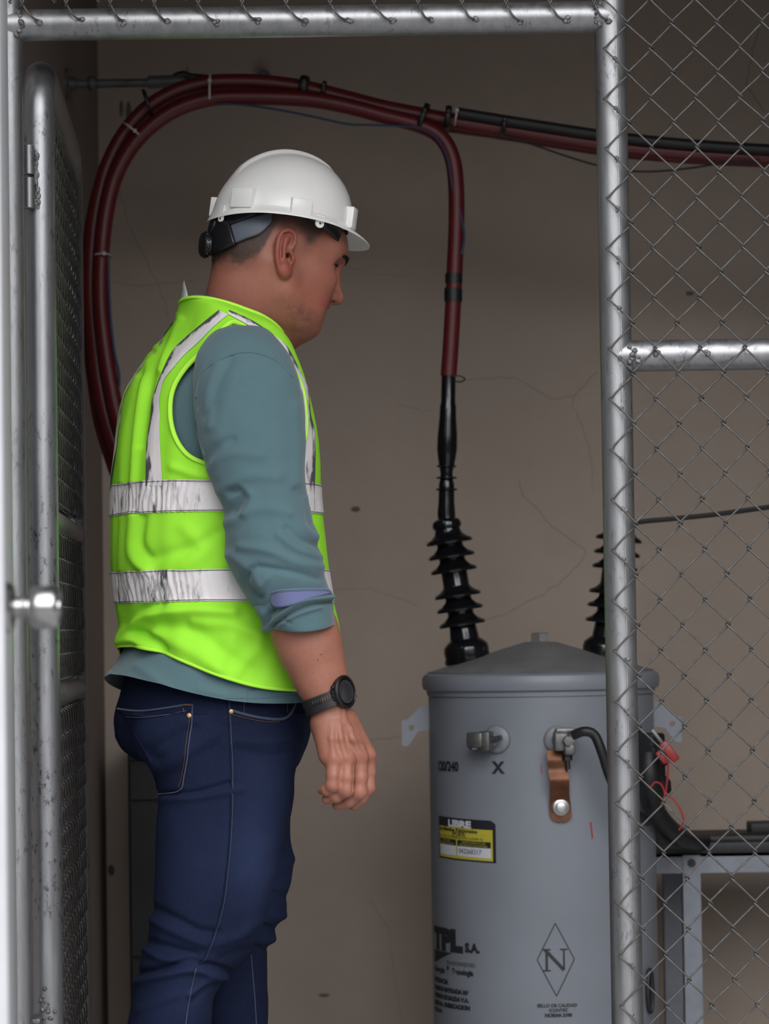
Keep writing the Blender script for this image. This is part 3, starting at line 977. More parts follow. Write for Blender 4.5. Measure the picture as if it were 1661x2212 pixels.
o = MB().tube(run(mid, YC + .054), RC * .95, 20).make('red_power_cable', M_RED); tag(o, 'dark red power cable at the back of the bundle, mostly hidden', 'cable')
blk = [(985, 243), (1040, 252), (1090, 260), (1180, 274), (1285, 290), (1400, 304), (1540, 316), (1720, 326), (1900, 330)]
o = MB().tube(run(blk, YC + .002), .0105, 14).make('control_cable', M_BLACKR); tag(o, 'thin black cable lying on top of the red cable at right', 'cable')
# termination of the dropped cable: profile taken down its axis
prof_px = [(812, 15.5), (870, 15.5), (876, 17.5), (905, 18.5), (940, 21.5), (970, 22), (990, 19.5), (1004, 17), (1006, 21.5), (1009, 21.5), (1011, 15.5), (1020, 13.5), (1029, 13.5), (1031, 22.5), (1034, 22.5), (1036, 14), (1044, 16.5), (1054, 17), (1056, 23.5), (1059, 23.5), (1061, 17), (1085, 17.5), (1110, 19.5), (1122, 19), (1133, 21), (1143, 26), (1150, 28), (1156, 26), (1166, 30), (1173, 29)]
ax_px = [(812, 969), (870, 968), (940, 966.5), (1006, 964.5), (1060, 964.5), (1110, 964), (1150, 968), (1175, 972)]
pts, rad = [], []
for y, hw in prof_px:
    x = np.interp(y, [a for a, b in ax_px], [b for a, b in ax_px])
    pts.append(W(x, y, YC - .004)); rad.append(hw / FPX * YC)
MB().tube(pts, rad, 36).make('termination', M_BLACKG, ca, True, 50)
m = MB(); m.tube(spline([W(970, 816, YC - .012), W(990, 812, YC - .014), W(1004, 818, YC - .012), (W(995, 825, YC - .01)), W(978, 822, YC - .012)], 6), .0015, 7)
m.make('earth_wire', M_BLACKR, ca)
m = MB()
for y in (600, 632):
    xx = 980 if y == 600 else 978
    m.tube([W(xx + .3, y - 9, YC), W(xx, y + 12, YC)], RC + .0012, 24)
m.tube([W(979, 625, YC), W(979, 652, YC)], RC + .0018, 24)
m.make('tape_band', M_TAPE, ca)
# thin wires
def wire(name, pts, Y, r, mat, label, dy=None):
    o = MB().tube(run(pts, Y, dy), r, 8).make(name, mat); tag(o, label, 'wire'); return o
wire('blue_wire', [(246, 395), (240, 450), (234, 500), (234, 580), (238, 680), (247, 760), (257, 810), (255, 860)], YC - .004, .0028, M_BLUEW, 'thin blue wire hanging beside the vertical red cables at left')
wire('blue_wire', [(470, 224), (520, 226), (600, 237), (680, 253), (750, 268), (800, 270), (860, 272), (905, 277), (940, 296), (966, 340), (976, 400), (990, 440), (1002, 500), (1001, 530), (996, 550)], YC - .012, .0022, M_BLUEW, 'thin blue wire looping under the cable bundle and down the dropped cable')
wire('drooping_wire', [(1085, 290), (1150, 312), (1225, 338), (1290, 357), (1360, 369), (1420, 370), (1500, 362), (1570, 351), (1640, 346)], YC, .0020, M_BLACKR, 'thin dark wire sagging under the red cable behind the right post')
wire('black_lead', [(1334, 1186), (1336, 1160), (1350, 1135), (1385, 1127), (1450, 1121), (1530, 1113), (1600, 1104), (1700, 1090), (1900, 1062)], YT + .02, .0046, M_BLACKR, 'black lead leaving the right bushing towards the right edge', [0] * 9)
# ties around the bundle
def tie(c, half, ang, wid, mat, label, depth=.036, Y=YC + .014):
    m = MB()
    cc = W(c[0], c[1], Y); ex = np.array([math.cos(ang), 0, math.sin(ang)]); ed = np.array([0, 1.0, 0])
    h = half / FPX * Y
    pts = [cc + ex * h * math.copysign(abs(math.cos(t)) ** .8, math.cos(t)) + ed * depth * math.copysign(abs(math.sin(t)) ** .8, math.sin(t)) for t in np.linspace(0, 2 * math.pi, 33)[:-1]]
    along = np.cross(ex, ed)
    m.tube(pts, wid / FPX * Y / 2, 8, closed=True, flat=(1.0, .35), ref=along)
    hd = cc + ex * h * .35 - ed * depth * 1.02
    m.box(hd - .0035, hd + .0035, .001)
    o = m.make('cable_tie', mat, None, True, None); tag(o, label, 'cable tie', 'ties on the cable bundle')
tie((455, 194), 36, math.radians(88), 5, M_TIEW, 'white tie at the top of the arc of red cables')
tie((288, 284), 26, math.radians(-40), 5, M_TIEW, 'white tie round the left bend of the red cables')
tie((320, 224), 30, math.radians(-72), 7, M_TAPE, 'black tie hanging the bundle from the wall bracket', .046)
tie((656, 186), 20, math.radians(80), 20, M_TAPE, 'wide black tape on the upper red cable above the hat', .02)
tie((699, 193), 17, math.radians(80), 9, M_TAPE, 'narrow black tape right of the wide one on the upper cable', .02)
tie((913, 255), 31, math.radians(68), 12, M_TAPE, 'black tie where the dropped cable leaves the bundle')
tie((967, 255), 24, math.radians(82), 14, M_TAPE, 'black tie just right of the cable drop')
tie((985, 252), 20, math.radians(80), 5, M_TIEW, 'small white tie beside the black one right of the cable drop')
tie((1088, 272), 20, math.radians(80), 9, M_TAPE, 'black tie on the cable run near the right post')
tie((222, 553), 18, math.radians(2), 4, M_TIEW, 'pale tie on the vertical red cables at left')

# bracket pipe out of the left wall that carries the bundle
M_PIPE = plain('dark_grey_conduit', (0.11, 0.115, 0.12), 0.5, 0.3, var=0.25, scale=40)
YR = 5.84
rb = empty('wall_bracket', (XL, YR, zat(160, 182, YR)), 'dark grey pipe bracket out of the left wall carrying the red cables', 'bracket')
zr = zat(250, 180, YR)
pipe('arm', (XL, YR, zr), (xat(420, 178, YR), YR, zr), .0085, M_PIPE, rb)
pipe('sleeve', (xat(320, 178, YR), YR, zr + .001), (xat(400, 176, YR), YR, zr + .002), .0125, M_PIPE, rb)
m = MB(); m.lathe([(0, 0), (.03, 0), (.03, .004), (.013, .007), (.013, .02), (0, .02)], (XL, YR, zr), (1, 0, 0), 28); m.make('flange', M_PIPE, rb)
m = MB(); m.lathe([(0, 0), (.0125, 0), (.0145, .003), (.0145, .012), (.0125, .015), (0, .015)], (xat(190, 180, YR), YR, zr), (1, 0, 0), 24); m.make('coupling', M_PIPE, rb)
m = MB(); m.tube(run([(372, 176), (380, 166), (395, 161), (410, 166), (432, 168), (470, 172)], YR), .0075, 12); m.make('hook', M_BLACKR, rb)
m = MB(); m.lathe([(0, 0), (.014, 0), (.014, .01), (.008, .014), (.008, .03), (0, .03)], W(570, 163, YB - .03), (0, 1, 0), 20)
tag(m.make('wall_peg', M_PIPE), 'small grey peg on the back wall above the red cables', 'peg')

# ================================================================== steel rack with cables at the right
YK = 5.95
rack = empty('steel_rack', (xat(1500, 1850, YK), YK, 0), 'grey angle-steel rack on legs at right behind the mesh', 'rack')
za, zb = zat(1500, 1886, YK), zat(1500, 1845, YK)
xk0, xk1 = xat(1388, 1850, YK), xat(1990, 1850, YK)
m = MB(); m.box((xk0, YK, za), (xk1, YK + .005, zb)); m.box((xk0, YK, zb - .005), (xk1, YK + .042, zb)); m.make('front_rail', M_STEELR, rack, False, None)
m = MB(); m.box((xk0, YK + .34, za), (xk1, YK + .345, zb)); m.make('rear_rail', M_STEELR, rack, False, None)
def leg(px0, px1, y, mat):
    a, b = xat(px0, 1900, y), xat(px1, 1900, y)
    m = MB(); m.box((a, y - .004, 0), (b, y, zb - .002)); m.box((a, y, 0), (a + .004, y + .036, zb - .002))
    return m.make('leg', mat, rack, False, None)
leg(1475, 1513, YK - .0005, M_STEELR); leg(1433, 1474, YK + .34, M_STEELR); leg(1900, 1938, YK - .0005, M_STEELR); leg(1860, 1900, YK + .34, M_STEELR)
m = MB(); m.lathe([(0, -.0045), (.0082, -.0045), (.0082, -.0065), (0, -.0065)], (xat(1493, 1864, YK), YK, zat(1493, 1864, YK)), (0, 1, 0), 24); m.make('bolt_hole', M_BLACKR, rack)
m = MB(); m.box((xk0, YK + .002, zb), (xk1, YK + .36, zb + .022), .002)
m.box((xk0 - .0, YK + .005, zb + .022), (xk1, YK + .03, zb + .034), .004)
tag(m.make('cable_tray', M_DARKST), 'black cable tray lying along the top of the steel rack', 'tray')
m = MB(); m.box((xat(1618, 1800, YK + .2), YK + .17, zb + .0226), (xk1, YK + .25, zb + .047), .004)
tag(m.make('black_box', M_DARKST), 'low black box on the tray at the right edge', 'box')
pth = [W(1402, 1625, 5.50), W(1404, 1690, 5.50), W(1412, 1740, 5.55), W(1440, 1782, 5.65), W(1480, 1812, 5.82), W(1530, 1818, 5.99), W(1600, 1812, 6.06), W(1720, 1808, 6.08)]
m = MB(); m.tube(spline(pth, 8), [.021] * 17 + [.017] * 24 + [.012] * (len(spline(pth, 8)) - 41), 16)
tag(m.make('power_lead', M_BLACKR), 'thick black cable sloping from the right terminal down to the rack', 'cable')
pth = [W(1396, 1700, 5.60), W(1402, 1760, 5.64), W(1425, 1810, 5.72), W(1450, 1818, 5.85), W(1490, 1822, 5.93)]
m = MB(); m.tube(spline(pth, 8), .013, 14)
tag(m.make('power_lead', M_DARKST), 'dark grey cable beneath the thick black one at the rack', 'cable')
M_REDC = plain('red_plastic', (0.28, 0.018, 0.018), 0.45)
clip = empty('test_clip', W(1436, 1620, 5.46), 'red-handled clip hanging on the right terminal behind the mesh', 'clip')
c = W(1446, 1624, 5.44); a = math.radians(-52)
Rc = np.array([[math.cos(a), 0, -math.sin(a)], [0, 1, 0], [math.sin(a), 0, math.cos(a)]])
m = MB(); m.box((-.021, -.006, -.008), (.020, .006, .008), .003, Rc, c); m.make('handle', M_REDC, clip)
m = MB(); m.box((-.012, -.005, -.007), (.014, .005, .007), .003, Rc, W(1430, 1634, 5.45)); m.make('handle', M_REDC, clip)
m = MB(); m.box((-.05, -.003, -.003), (-.018, .003, .003), .001, Rc, c); m.make('jaw', M_CONN, clip)
m = MB(); m.tube(run([(1443, 1640), (1442, 1672), (1438, 1710), (1432, 1735), (1428, 1740), (1436, 1716), (1428, 1695), (1415, 1690), (1404, 1702)], 5.43), .0018, 7)
m.tube(run([(1436, 1712), (1450, 1722), (1468, 1745), (1476, 1770), (1472, 1785), (1466, 1793)], 5.43), .0018, 7)
m.make('lead', M_REDC, clip)

# ================================================================== dark cabinet by the back wall, behind the legs
xa, xb = xat(277, 1750, 6.25), xat(470, 1750, 6.25)
zt_ = zat(300, 1606, 6.25)
cab = empty('metal_cabinet', ((xa + xb) / 2, 6.25, 0), 'dark grey metal cabinet against the back wall behind the legs', 'cabinet')
m = MB(); m.box((xa, 6.25, 0), (xb, YB - .005, zt_), .004); m.make('body', M_DARKST, cab, False, None)
zz = [zat(300, y, 6.25) for y in (1610, 1646, 1732, 2070, 2420)]
for i in range(4):
    m = MB(); m.box((xa + .004, 6.242, zz[i + 1] + .004), (xb - .004, 6.252, zz[i] - .004), .002); m.make('panel', M_DARKST, cab, False, None)
for s, mat in ((.1015, M_DARKST),):
    m = MB(); m.box((xa + s, 6.236, zz[2] - .003), (xa + s + .012, 6.246, zz[2] + .003), .001); m.make('latch', M_STEELR, cab, False, None)

# ================================================================== the man
YP = 4.80
TA = math.radians(25)                         # his chest points right and 25 degrees away from the camera
FW = np.array([math.cos(TA), math.sin(TA), 0.0]); RT_ = np.array([math.sin(TA), -math.cos(TA), 0.0])

def cat_rows(rows, t):
    R = np.asarray(rows, float); n = len(R)
    t = np.clip(t, 0, n - 1 - 1e-9); i = np.floor(t).astype(int); f = (t - i)[:, None]
    a = R[np.maximum(i - 1, 0)]; b = R[i]; c = R[np.minimum(i + 1, n - 1)]; d = R[np.minimum(i + 2, n - 1)]
    return 0.5 * ((2 * b) + (c - a) * f + (2 * a - 5 * b + 4 * c - d) * f ** 2 + (3 * b - 3 * c + d - a) * f ** 3)

def px2xz(x, y, Y):
    """vectorised pixel -> (X, Z) on the plane at depth Y"""
    x = np.asarray(x, float); y = np.asarray(y, float)
    d = _f[None] + ((x - 830.5) / FPX)[:, None] * _r[None] - ((y - 1106.0) / FPX)[:, None] * _u[None]
    P = CAM + d * (np.asarray(Y) / d[:, 1])[:, None]
    return P[:, 0], P[:, 2]

class Loft:
    """closed garment surface from side outlines: rows of (xL,yL, xR,yR, half width, sag) in photo pixels, turned by angle a"""
    def __init__(s, rows, Y0=YP, a=TA, expo=2.25, grow=0.0):
        s.rows, s.Y0, s.a, s.ex, s.grow = rows, Y0, a, expo, grow
        s.F = np.array([math.cos(a), math.sin(a), 0]); s.R = np.array([math.sin(a), -math.cos(a), 0])
    def at(s, u, t):
        u = np.asarray(u, float); t = np.asarray(t, float)
        r = cat_rows(s.rows, t)
        Yr = r[:, 6] if r.shape[1] > 6 else np.full(len(t), s.Y0)
        xl, zl = px2xz(r[:, 0], r[:, 1], Yr); xr, zr = px2xz(r[:, 2], r[:, 3], Yr)
        w = r[:, 4] + s.grow; hx = (xr - xl) / 2 + s.grow
        sa, ca = math.sin(s.a), math.cos(s.a)
        d = np.sqrt(np.maximum(hx ** 2 - (w * sa) ** 2, (0.35 * hx) ** 2)) / max(ca, 0.2)
        cu, su = np.cos(u), np.sin(u); e = 2 / s.ex
        C = np.sign(cu) * np.abs(cu) ** e; S = np.sign(su) * np.abs(su) ** e
        P = np.stack([(xl + xr) / 2, Yr, (zl + zr) / 2], 1)
        P = P + s.F * (d * C)[:, None] + s.R * (w * S)[:, None]
        P[:, 2] += (zr - zl) / 2 * cu + r[:, 5] * np.abs(su) ** 2
        return P
    def grid(s, nu, nt, t0=0.0, t1=None, u0=0.0, u1=2 * math.pi):
        t1 = len(s.rows) - 1 if t1 is None else t1
        closed = abs(u1 - u0 - 2 * math.pi) < 1e-6
        uu = np.linspace(u0, u1, nu, endpoint=not closed); tt = np.linspace(t0, t1, nt)
        U, T = np.meshgrid(uu, tt)
        return s.at(U.ravel(), T.ravel()).reshape(nt, nu, 3), U, T

def grid_faces(nt, nu, closed=True):
    i, k = np.meshgrid(np.arange(nt - 1), np.arange(nu if closed else nu - 1), indexing='ij')
    l = (k + 1) % nu
    return np.stack([i * nu + k, i * nu + l, (i + 1) * nu + l, (i + 1) * nu + k], -1).reshape(-1, 4)

def out_normals(G, closed=True):
    n = grid_normals(G, closed)
    c = G.mean(axis=1, keepdims=True)
    sgn = np.sign(np.sum(n * (G - c), axis=2).mean())
    return n * (sgn if sgn != 0 else 1)

def folds(G, N, spec):
    """raise / sink folds along lines given in photo pixels, on the side that faces the camera"""
    P = G.reshape(-1, 3); px = proj(P); face = np.clip(-N.reshape(-1, 3)[:, 1] * 3 + .6, 0, 1)
    D = np.zeros(len(P))
    for pts, amp, wd in spec:
        pts = spline(pts, 6) if len(pts) > 2 else np.array(pts, float)
        d = polydist(px, pts)
        D += amp * np.exp(-(d / wd) ** 2)
    return (D * face).reshape(G.shape[:2])

def tree_of(V, F):
    return BVHTree.FromPolygons([tuple(v) for v in V], [tuple(int(i) for i in f) for f in F])

def hit(tree, px, py, lift=0.0, toward=None):
    """first surface point seen at a pixel, nudged towards `toward` when the pixel falls off the outline"""
    for k in range(60):
        q = np.array([px, py], float)
        if toward is not None: q = q + (np.array(toward) - q) * (k * 0.02)
        d = W(q[0], q[1], 1.0) - CAM; d /= np.linalg.norm(d)
        h = tree.ray_cast(Vector(CAM), Vector(d))
        if h[0] is not None:
            n = np.array(h[1]); n = n if n @ d < 0 else -n
            return np.array(h[0]) + n * lift, n
        if toward is None: break
    return None, None

def ribbon(tree, left, right, lift, across=6, n=6, toward=None, mirror=None, thick=0.0007):
    """band lying on a surface between two pixel lines"""
    L, R = spline(left, n), spline(right, n)
    rows = []
    for a, b in zip(L, R):
        row = []
        for k in range(across + 1):
            q = a + (b - a) * k / across
            p, nn = hit(tree, q[0], q[1], lift, toward)
            row.append(p if p is not None else (row[-1] if row else None))
        rows.append(row)
    rows = [r for r in rows if all(x is not None for x in r)]
    G = np.array(rows)
    return G

def relaxed(G, it=2):
    for _ in range(it):
        H = G.copy(); H[1:-1] = (G[:-2] + 2 * G[1:-1] + G[2:]) / 4; G = H
    return G

def sheet(mb, G):
    nt, nu = G.shape[:2]
    return mb.add(G.reshape(-1, 3), grid_faces(nt, nu, False))

def seam(tree, pts, parent, mat, r=.0009, lift=.0002, name='seam', toward=None, n=8):
    q = [hit(tree, x, y, lift, toward)[0] for x, y in spline(pts, n)]
    q = [x for x in q if x is not None]
    m = MB(); m.tube(relaxed(np.array(q), 2), r, 6)
    return m.make(name, mat, parent, True, None)

man = empty('person', (-0.19, YP, 0.0), 'person in white hard hat, lime safety vest, teal shirt and jeans, looking down right', 'person')

# ------------------------------------------------------------------ his materials
def skin_mat():
    t = NT('skin')
    big = t.noise(9, 4, .6); fine = t.noise(160, 3, .6)
    c = t.ramp(big, [(.3, (.29, .118, .078)), (.7, (.36, .160, .112))])
    c = t.mix(t.ramp(fine, [(.45, (0, 0, 0)), (.75, (.35, .35, .35))]), c, (.26, .09, .06))
    c = t.mix(t.math('MULTIPLY', t.attr('red'), .7), c, (.285, .074, .052))
    hn = t.noise(900, 2, .7)
    h = t.math('MULTIPLY', t.attr('hair'), t.math('ADD', t.math('MULTIPLY', hn, 1.5), .05))
    c = t.mix(h, c, (.022, .017, .015))
    t.set(Base_Color=c, Roughness=.5, Specular_IOR_Level=.35, Subsurface_Weight=.06, Subsurface_Scale=.006, Subsurface_Radius=(1.0, .4, .25))
    t.bump(t.noise(420, 3, .6), .12, .0015)
    return t.m
M_SKIN = skin_mat()
def cloth(name, c, c2, weave=900, rough=.85, bump=.18, wr=.12, seed=0, sheen=.2):
    t = NT(name)
    big = t.noise(7, 5, .6, seed=seed); fine = t.noise(weave, 2, .5, seed=seed)
    col = t.ramp(big, [(.3, c2), (.7, c)])
    col = t.mix(t.ramp(fine, [(.35, (wr,) * 3), (.65, (0, 0, 0))]), col, tuple(x * .55 for x in c))
    t.set(Base_Color=col, Roughness=rough, Specular_IOR_Level=.2, Sheen_Weight=sheen, Sheen_Roughness=.5)
    t.bump(t.math('ADD', t.math('MULTIPLY', fine, .25), t.noise(38, 4, .6, seed=seed + 2)), bump, .004)
    return t.m
M_SHIRT = cloth('teal_grey_cotton', (.092, .162, .182), (.080, .144, .164), 1100, wr=.35)
M_SHIRT_IN = cloth('slate_blue_lining', (.145, .160, .310), (.125, .14, .27), 900, wr=.3)
M_VEST = cloth('lime_hi_vis_mesh', (.34, .82, .042), (.31, .77, .036), 1500, .7, .10, .10, sheen=.0)
M_VBIND = cloth('lime_binding', (.44, .92, .07), (.42, .88, .06), 900, .7, .1, .1, sheen=0)
def denim():
    t = NT('dark_denim')
    big = t.noise(5, 4, .55); sl = t.noise(700, 2, .6); sp = t.noise(620, 3, .7)
    c = t.ramp(big, [(.3, (.0050, .0078, .023)), (.7, (.0080, .0130, .037))])
    c = t.mix(t.ramp(sp, [(.56, (0, 0, 0)), (.76, (.38, .38, .38))]), c, (.045, .062, .13))
    c = t.mix(t.attr('wear'), c, (.028, .042, .100))
    t.set(Base_Color=c, Roughness=.85, Specular_IOR_Level=.12)
    t.bump(t.math('ADD', t.math('MULTIPLY', sl, .3), t.noise(45, 4, .6)), .22, .004)
    return t.m
M_DENIM = denim()
M_FADED = cloth('faded_denim', (.055, .075, .13), (.03, .042, .085), 500, wr=.6)
M_THREAD = plain('pale_thread', (.048, .058, .098), .8, var=.5, scale=900)
M_THREADO = plain('orange_thread', (.085, .040, .024), .8, var=.4, scale=700)
M_RIVET = plain('brass_rivet', (.35, .24, .11), .4, .8)
def reflective():
    t = NT('silver_reflective_tape')
    cr = t.attr('crease_shade')
    n1 = t.noise(60, 5, .65, stretch=(1, 1, .16)); n2 = t.noise(140, 4, .6, stretch=(1, 1, .3), seed=3)
    k = t.math('ADD', t.math('MULTIPLY', n1, .7), t.math('MULTIPLY', n2, .3))
    m = t.math('MULTIPLY', t.math('ADD', k, t.math('MULTIPLY', cr, .26)), 1.0)
    c = t.ramp(m, [(.57, (.70, .665, .67)), (.63, (.42, .40, .41)), (.68, (.075, .078, .088))])  # dark stops paint in the angle-dependent darkening of bent tape
    t.set(Base_Color=c, Roughness=.45, Metallic=0.0, Specular_IOR_Level=.5)
    t.bump(k, .28, .006)
    return t.m
M_REFL = reflective()
M_HAIR = plain('dark_hair', (.014, .011, .010), .6)

# ------------------------------------------------------------------ vest
VR = [(390, 649, 611, 735, .086, .006), (377, 672, 628, 764, .128, .006), (352, 710, 641, 796, .163, .004), (324, 752, 652, 828, .183, 0), (291, 802, 662, 866, .192, 0),
      (266, 860, 672, 908, .196, 0), (256, 930, 680, 955, .195, 0), (250, 1000, 685, 1010, .190, 0), (245, 1060, 688, 1062, .187, 0), (244, 1120, 692, 1118, .184, 0),
      (244, 1180, 698, 1178, .182, 0), (247, 1240, 706, 1236, .182, 0), (254, 1300, 716, 1298, .183, 0), (262, 1352, 727, 1352, .186, -.010), (266, 1394, 741, 1440, .192, -.052)]
vest_l = Loft(VR)
NU, NTV = 288, 300
_s, _t = np.meshgrid(np.linspace(0, 1, NU), np.linspace(0, len(VR) - 1, NTV))
def v_open(t): return .30 * np.clip(1 - t / 9, 0, 1) + .012       # the front stands open, more so at the neck
U = v_open(_t) + _s * (2 * math.pi - 2 * v_open(_t)); T = _t
G = vest_l.at(U.ravel(), T.ravel()).reshape(NTV, NU, 3)
N = out_normals(G, False)
vfold = [([(352, 690), (318, 790), (300, 900), (290, 1040)], .005, 7), ([(372, 690), (342, 770), (318, 850), (306, 960)], -.004, 8), ([(330, 760), (296, 850), (282, 960), (272, 1050)], -.0035, 7),
         ([(388, 690), (365, 740), (345, 800)], .004, 8), ([(300, 820), (272, 930), (262, 1040)], .003, 8), ([(262, 1120), (300, 1140), (300, 1180)], .0, 8),
         ([(290, 1118), (286, 1180), (296, 1215), (318, 1232)], .006, 11), ([(312, 1118), (306, 1170), (318, 1200)], -.004, 9), ([(262, 1120), (262, 1230)], .0025, 8),
         ([(272, 1372), (300, 1342), (345, 1325), (420, 1318), (500, 1322)], .008, 16), ([(276, 1350), (300, 1318), (350, 1306)], -.004, 10),
         ([(275, 1390), (300, 1382), (322, 1405), (330, 1430)], .010, 14), ([(300, 1366), (340, 1385), (352, 1400)], -.006, 9), ([(335, 1370), (400, 1400), (480, 1450)], .004, 18),
         ([(330, 1348), (420, 1360), (500, 1420), (560, 1452)], -.003, 16), ([(420, 1345), (500, 1352), (560, 1372)], .004, 14), ([(500, 1380), (470, 1440)], .003, 18),
         ([(400, 1140), (440, 1190), (400, 1222)], .003, 18), ([(470, 1150), (420, 1180), (330, 1205)], -.003, 14), ([(375, 1010), (420, 1025), (460, 1030)], .003, 10),
         ([(560, 1400), (520, 1440), (500, 1470)], .003, 14)]
D = folds(G, N, [(p_, a_ * (1.45 if p_[0][1] > 1290 else 1.3), w_) for p_, a_, w_ in vfold])
back = np.clip(-np.cos(U) * 1.2, 0, 1)
D += .0009 * np.sin(U * 21 + 2 * vnoise(G * [1, 1, .35], .12, 3)) * back * np.clip((T - 1) / 3, 0, 1) + .0022 * vnoise(G, .09, 1) + .001 * vnoise(G, .035, 2)
# free gathering above the hem
G = G + N * D[..., None]
VG = G.copy()
vv = G.reshape(-1, 3); vf = grid_faces(NTV, NU, False)
V_TREE = tree_of(vv, vf)
ARM = [(498, 697), (484, 708), (470, 725), (440, 757), (405, 790), (380, 826), (369, 860), (368, 900), (375, 935), (390, 965), (412, 987), (447, 1001), (500, 1010), (560, 1004), (615, 975), (655, 955), (661, 915), (659, 880),
       (654, 845), (645, 820), (626, 788), (602, 760), (577, 740), (545, 717), (520, 701), (508, 696)]
arm_s = spline(ARM, 5, closed=True)
ARM3 = np.array([hit(V_TREE, x, y, 0, (500, 860))[0] for x, y in arm_s])
def mirror(P):
    """across his own mid plane"""
    P = np.asarray(P); C = np.array([W(500, 900, YP)[0], YP, 0])
    # each level has its own centre: mirror about the plane through it that contains FW
    out = P.copy()
    q = P - C
    return P - 2 * (q @ RT_)[..., None] * RT_ + 2 * mid_off(P[..., 2])[..., None] * RT_
_tz = np.linspace(0, len(VR) - 1, 200)
_c = (vest_l.at(np.full(200, math.pi / 2), _tz) + vest_l.at(np.full(200, -math.pi / 2), _tz)) / 2
_C0 = np.array([W(500, 900, YP)[0], YP, 0])
_offs = (_c - _C0) @ RT_
def mid_off(z):
    o = np.argsort(_c[:, 2]); return np.interp(z, _c[o, 2], _offs[o])
ARM3m = mirror(ARM3)
# cut both armholes
near = inside(proj(vv), arm_s.tolist()) & (N.reshape(-1, 3)[:, 1] < .35) & ((vv - _C0) @ RT_ > 0.02)
vm = mirror(vv)
far = inside(proj(vm), arm_s.tolist()) & ((vm - _C0) @ RT_ > 0.02)
dead = near | far
keepf = vf[~dead[vf].any(axis=1)]
used = np.unique(keepf); remap = -np.ones(len(vv), int); remap[used] = np.arange(len(used))
# pull the cut edge onto the armhole line
ed = {}
for f in keepf:
    for a, b in zip(f, np.roll(f, -1)):
        k = (min(a, b), max(a, b)); ed[k] = ed.get(k, 0) + 1
bv = np.array(sorted({i for k, c in ed.items() if c == 1 for i in k}))
A_all = np.concatenate([ARM3, ARM3m])
for i in bv:
    dd = np.linalg.norm(A_all - vv[i], axis=1); j = dd.argmin()
    if dd[j] < .012: vv[i] = A_all[j]
vest = make('safety_vest', vv[used], remap[keepf], M_VEST, man)
vest['label'] = 'lime hi-vis vest with silver bands'
sol = vest.modifiers.new('cloth', 'SOLIDIFY'); sol.thickness = .0014; sol.offset = -1
# binding round armholes, neck and hem
def binding(pts, name='binding', r=.0042, closed=True):
    m = MB(); m.tube(relaxed(np.array(pts), 2) if not closed else np.array(pts), r, 8, closed=closed, flat=(1, .55))
    return m.make(name, M_VBIND, vest, True, None)
binding(ARM3, 'armhole_binding', .0040); binding(ARM3m, 'armhole_binding', .0040)
uu = np.linspace(.32, 2 * math.pi - .32, 150)
binding(vest_l.at(uu, np.full(150, .05)), 'neck_binding', .0032, closed=False)
gh = VG[-2]
binding(gh[2:-2], 'hem_binding', .0026, closed=False)
# silver bands right round
def crease_shade_attr(o, val):
    a = o.data.attributes.new('crease_shade', 'FLOAT', 'POINT'); a.data.foreach_set('value', np.asarray(val, dtype=np.float32))
def level_band(ya, yb, name):
    """band between two heights (photo pixels at the man's depth)"""
    nu, nt = 360, 12
    uu = np.linspace(.55, 2 * math.pi - .55, nu)
    rows = []
    ys = np.array([r[1] for r in VR]); tt = np.arange(len(VR))
    for k in range(nt + 1):
        y = ya + (yb - ya) * k / nt
        t = np.interp(y, ys, tt)
        j = t / (len(VR) - 1) * (NTV - 1); j0 = int(j); fr = j - j0
        ring = VG[j0] * (1 - fr) + VG[min(j0 + 1, NTV - 1)] * fr
        dlt = v_open(t); ringc = np.concatenate([ring, ring[-1:]])
        idx = (uu - dlt) / (2 * math.pi - 2 * dlt) * (NU - 1); i0 = idx.astype(int); f2 = (idx - i0)[:, None]
        rows.append(ringc[i0] * (1 - f2) + ringc[i0 + 1] * f2)
    Gb = np.array(rows); Nb = out_normals(Gb, False)
    Gb = Gb + Nb * .0016
    cu = np.tile(np.clip((-np.cos(uu + .25) - .62) * 3.2, 0, 1), (nt + 1, 1))
    Gb = Gb + Nb * (cu * .0011 * np.sin(np.tile(uu, (nt + 1, 1)) * 95 + 4 * vnoise(Gb, .03, 5)))[..., None]
    o = make(name, Gb.reshape(-1, 3), grid_faces(nt + 1, nu, False), M_REFL, vest)
    crease_shade_attr(o, (cu * .42).ravel() - .12)
    m = MB()
    for r, dn in ((0, .0007), (nt, .0007)):
        m.tube(Gb[r] + Nb[r] * dn + np.array([0, 0, -.002 if r == 0 else .002]), .0005, 4)
    m.make('stitching', plain('grey_stitching', (.10, .10, .11), .8, var=.6, scale=900), o, True, None)
level_band(1048, 1116, 'reflective_band'); level_band(1236, 1303, 'reflective_band')
def strip(left, right, crease_shade, name='reflective_strip', mir=True):
    Gs = ribbon(V_TREE, left, right, .0017, 8, 7, toward=(500, 880))
    Gs = relaxed(Gs, 2)
    nt, nu = Gs.shape[:2]
    o = make(name, Gs.reshape(-1, 3), grid_faces(nt, nu, False), M_REFL, vest)
    t = np.linspace(0, 1, nt)[:, None]; u = np.linspace(0, 1, nu)[None]
    crease_shade_attr(o, (1.5 * crease_shade(t, u) + 0 * t * u).ravel())
    if mir:
        Gm = mirror(Gs)
        o2 = make(name, Gm.reshape(-1, 3), grid_faces(nt, nu, False)[:, ::-1], M_REFL, vest)
        crease_shade_attr(o2, np.full(nt * nu, .25))
bl = [(473, 671), (441, 697), (402, 730), (376, 756), (358, 788), (340, 834), (330, 866), (326, 905), (320, 944), (317, 990), (316, 1050)]
br = [(493, 681), (462, 707), (428, 742), (399, 768), (377, 794), (355, 823), (346, 863), (347, 896), (346, 930), (348, 977), (353, 1050)]
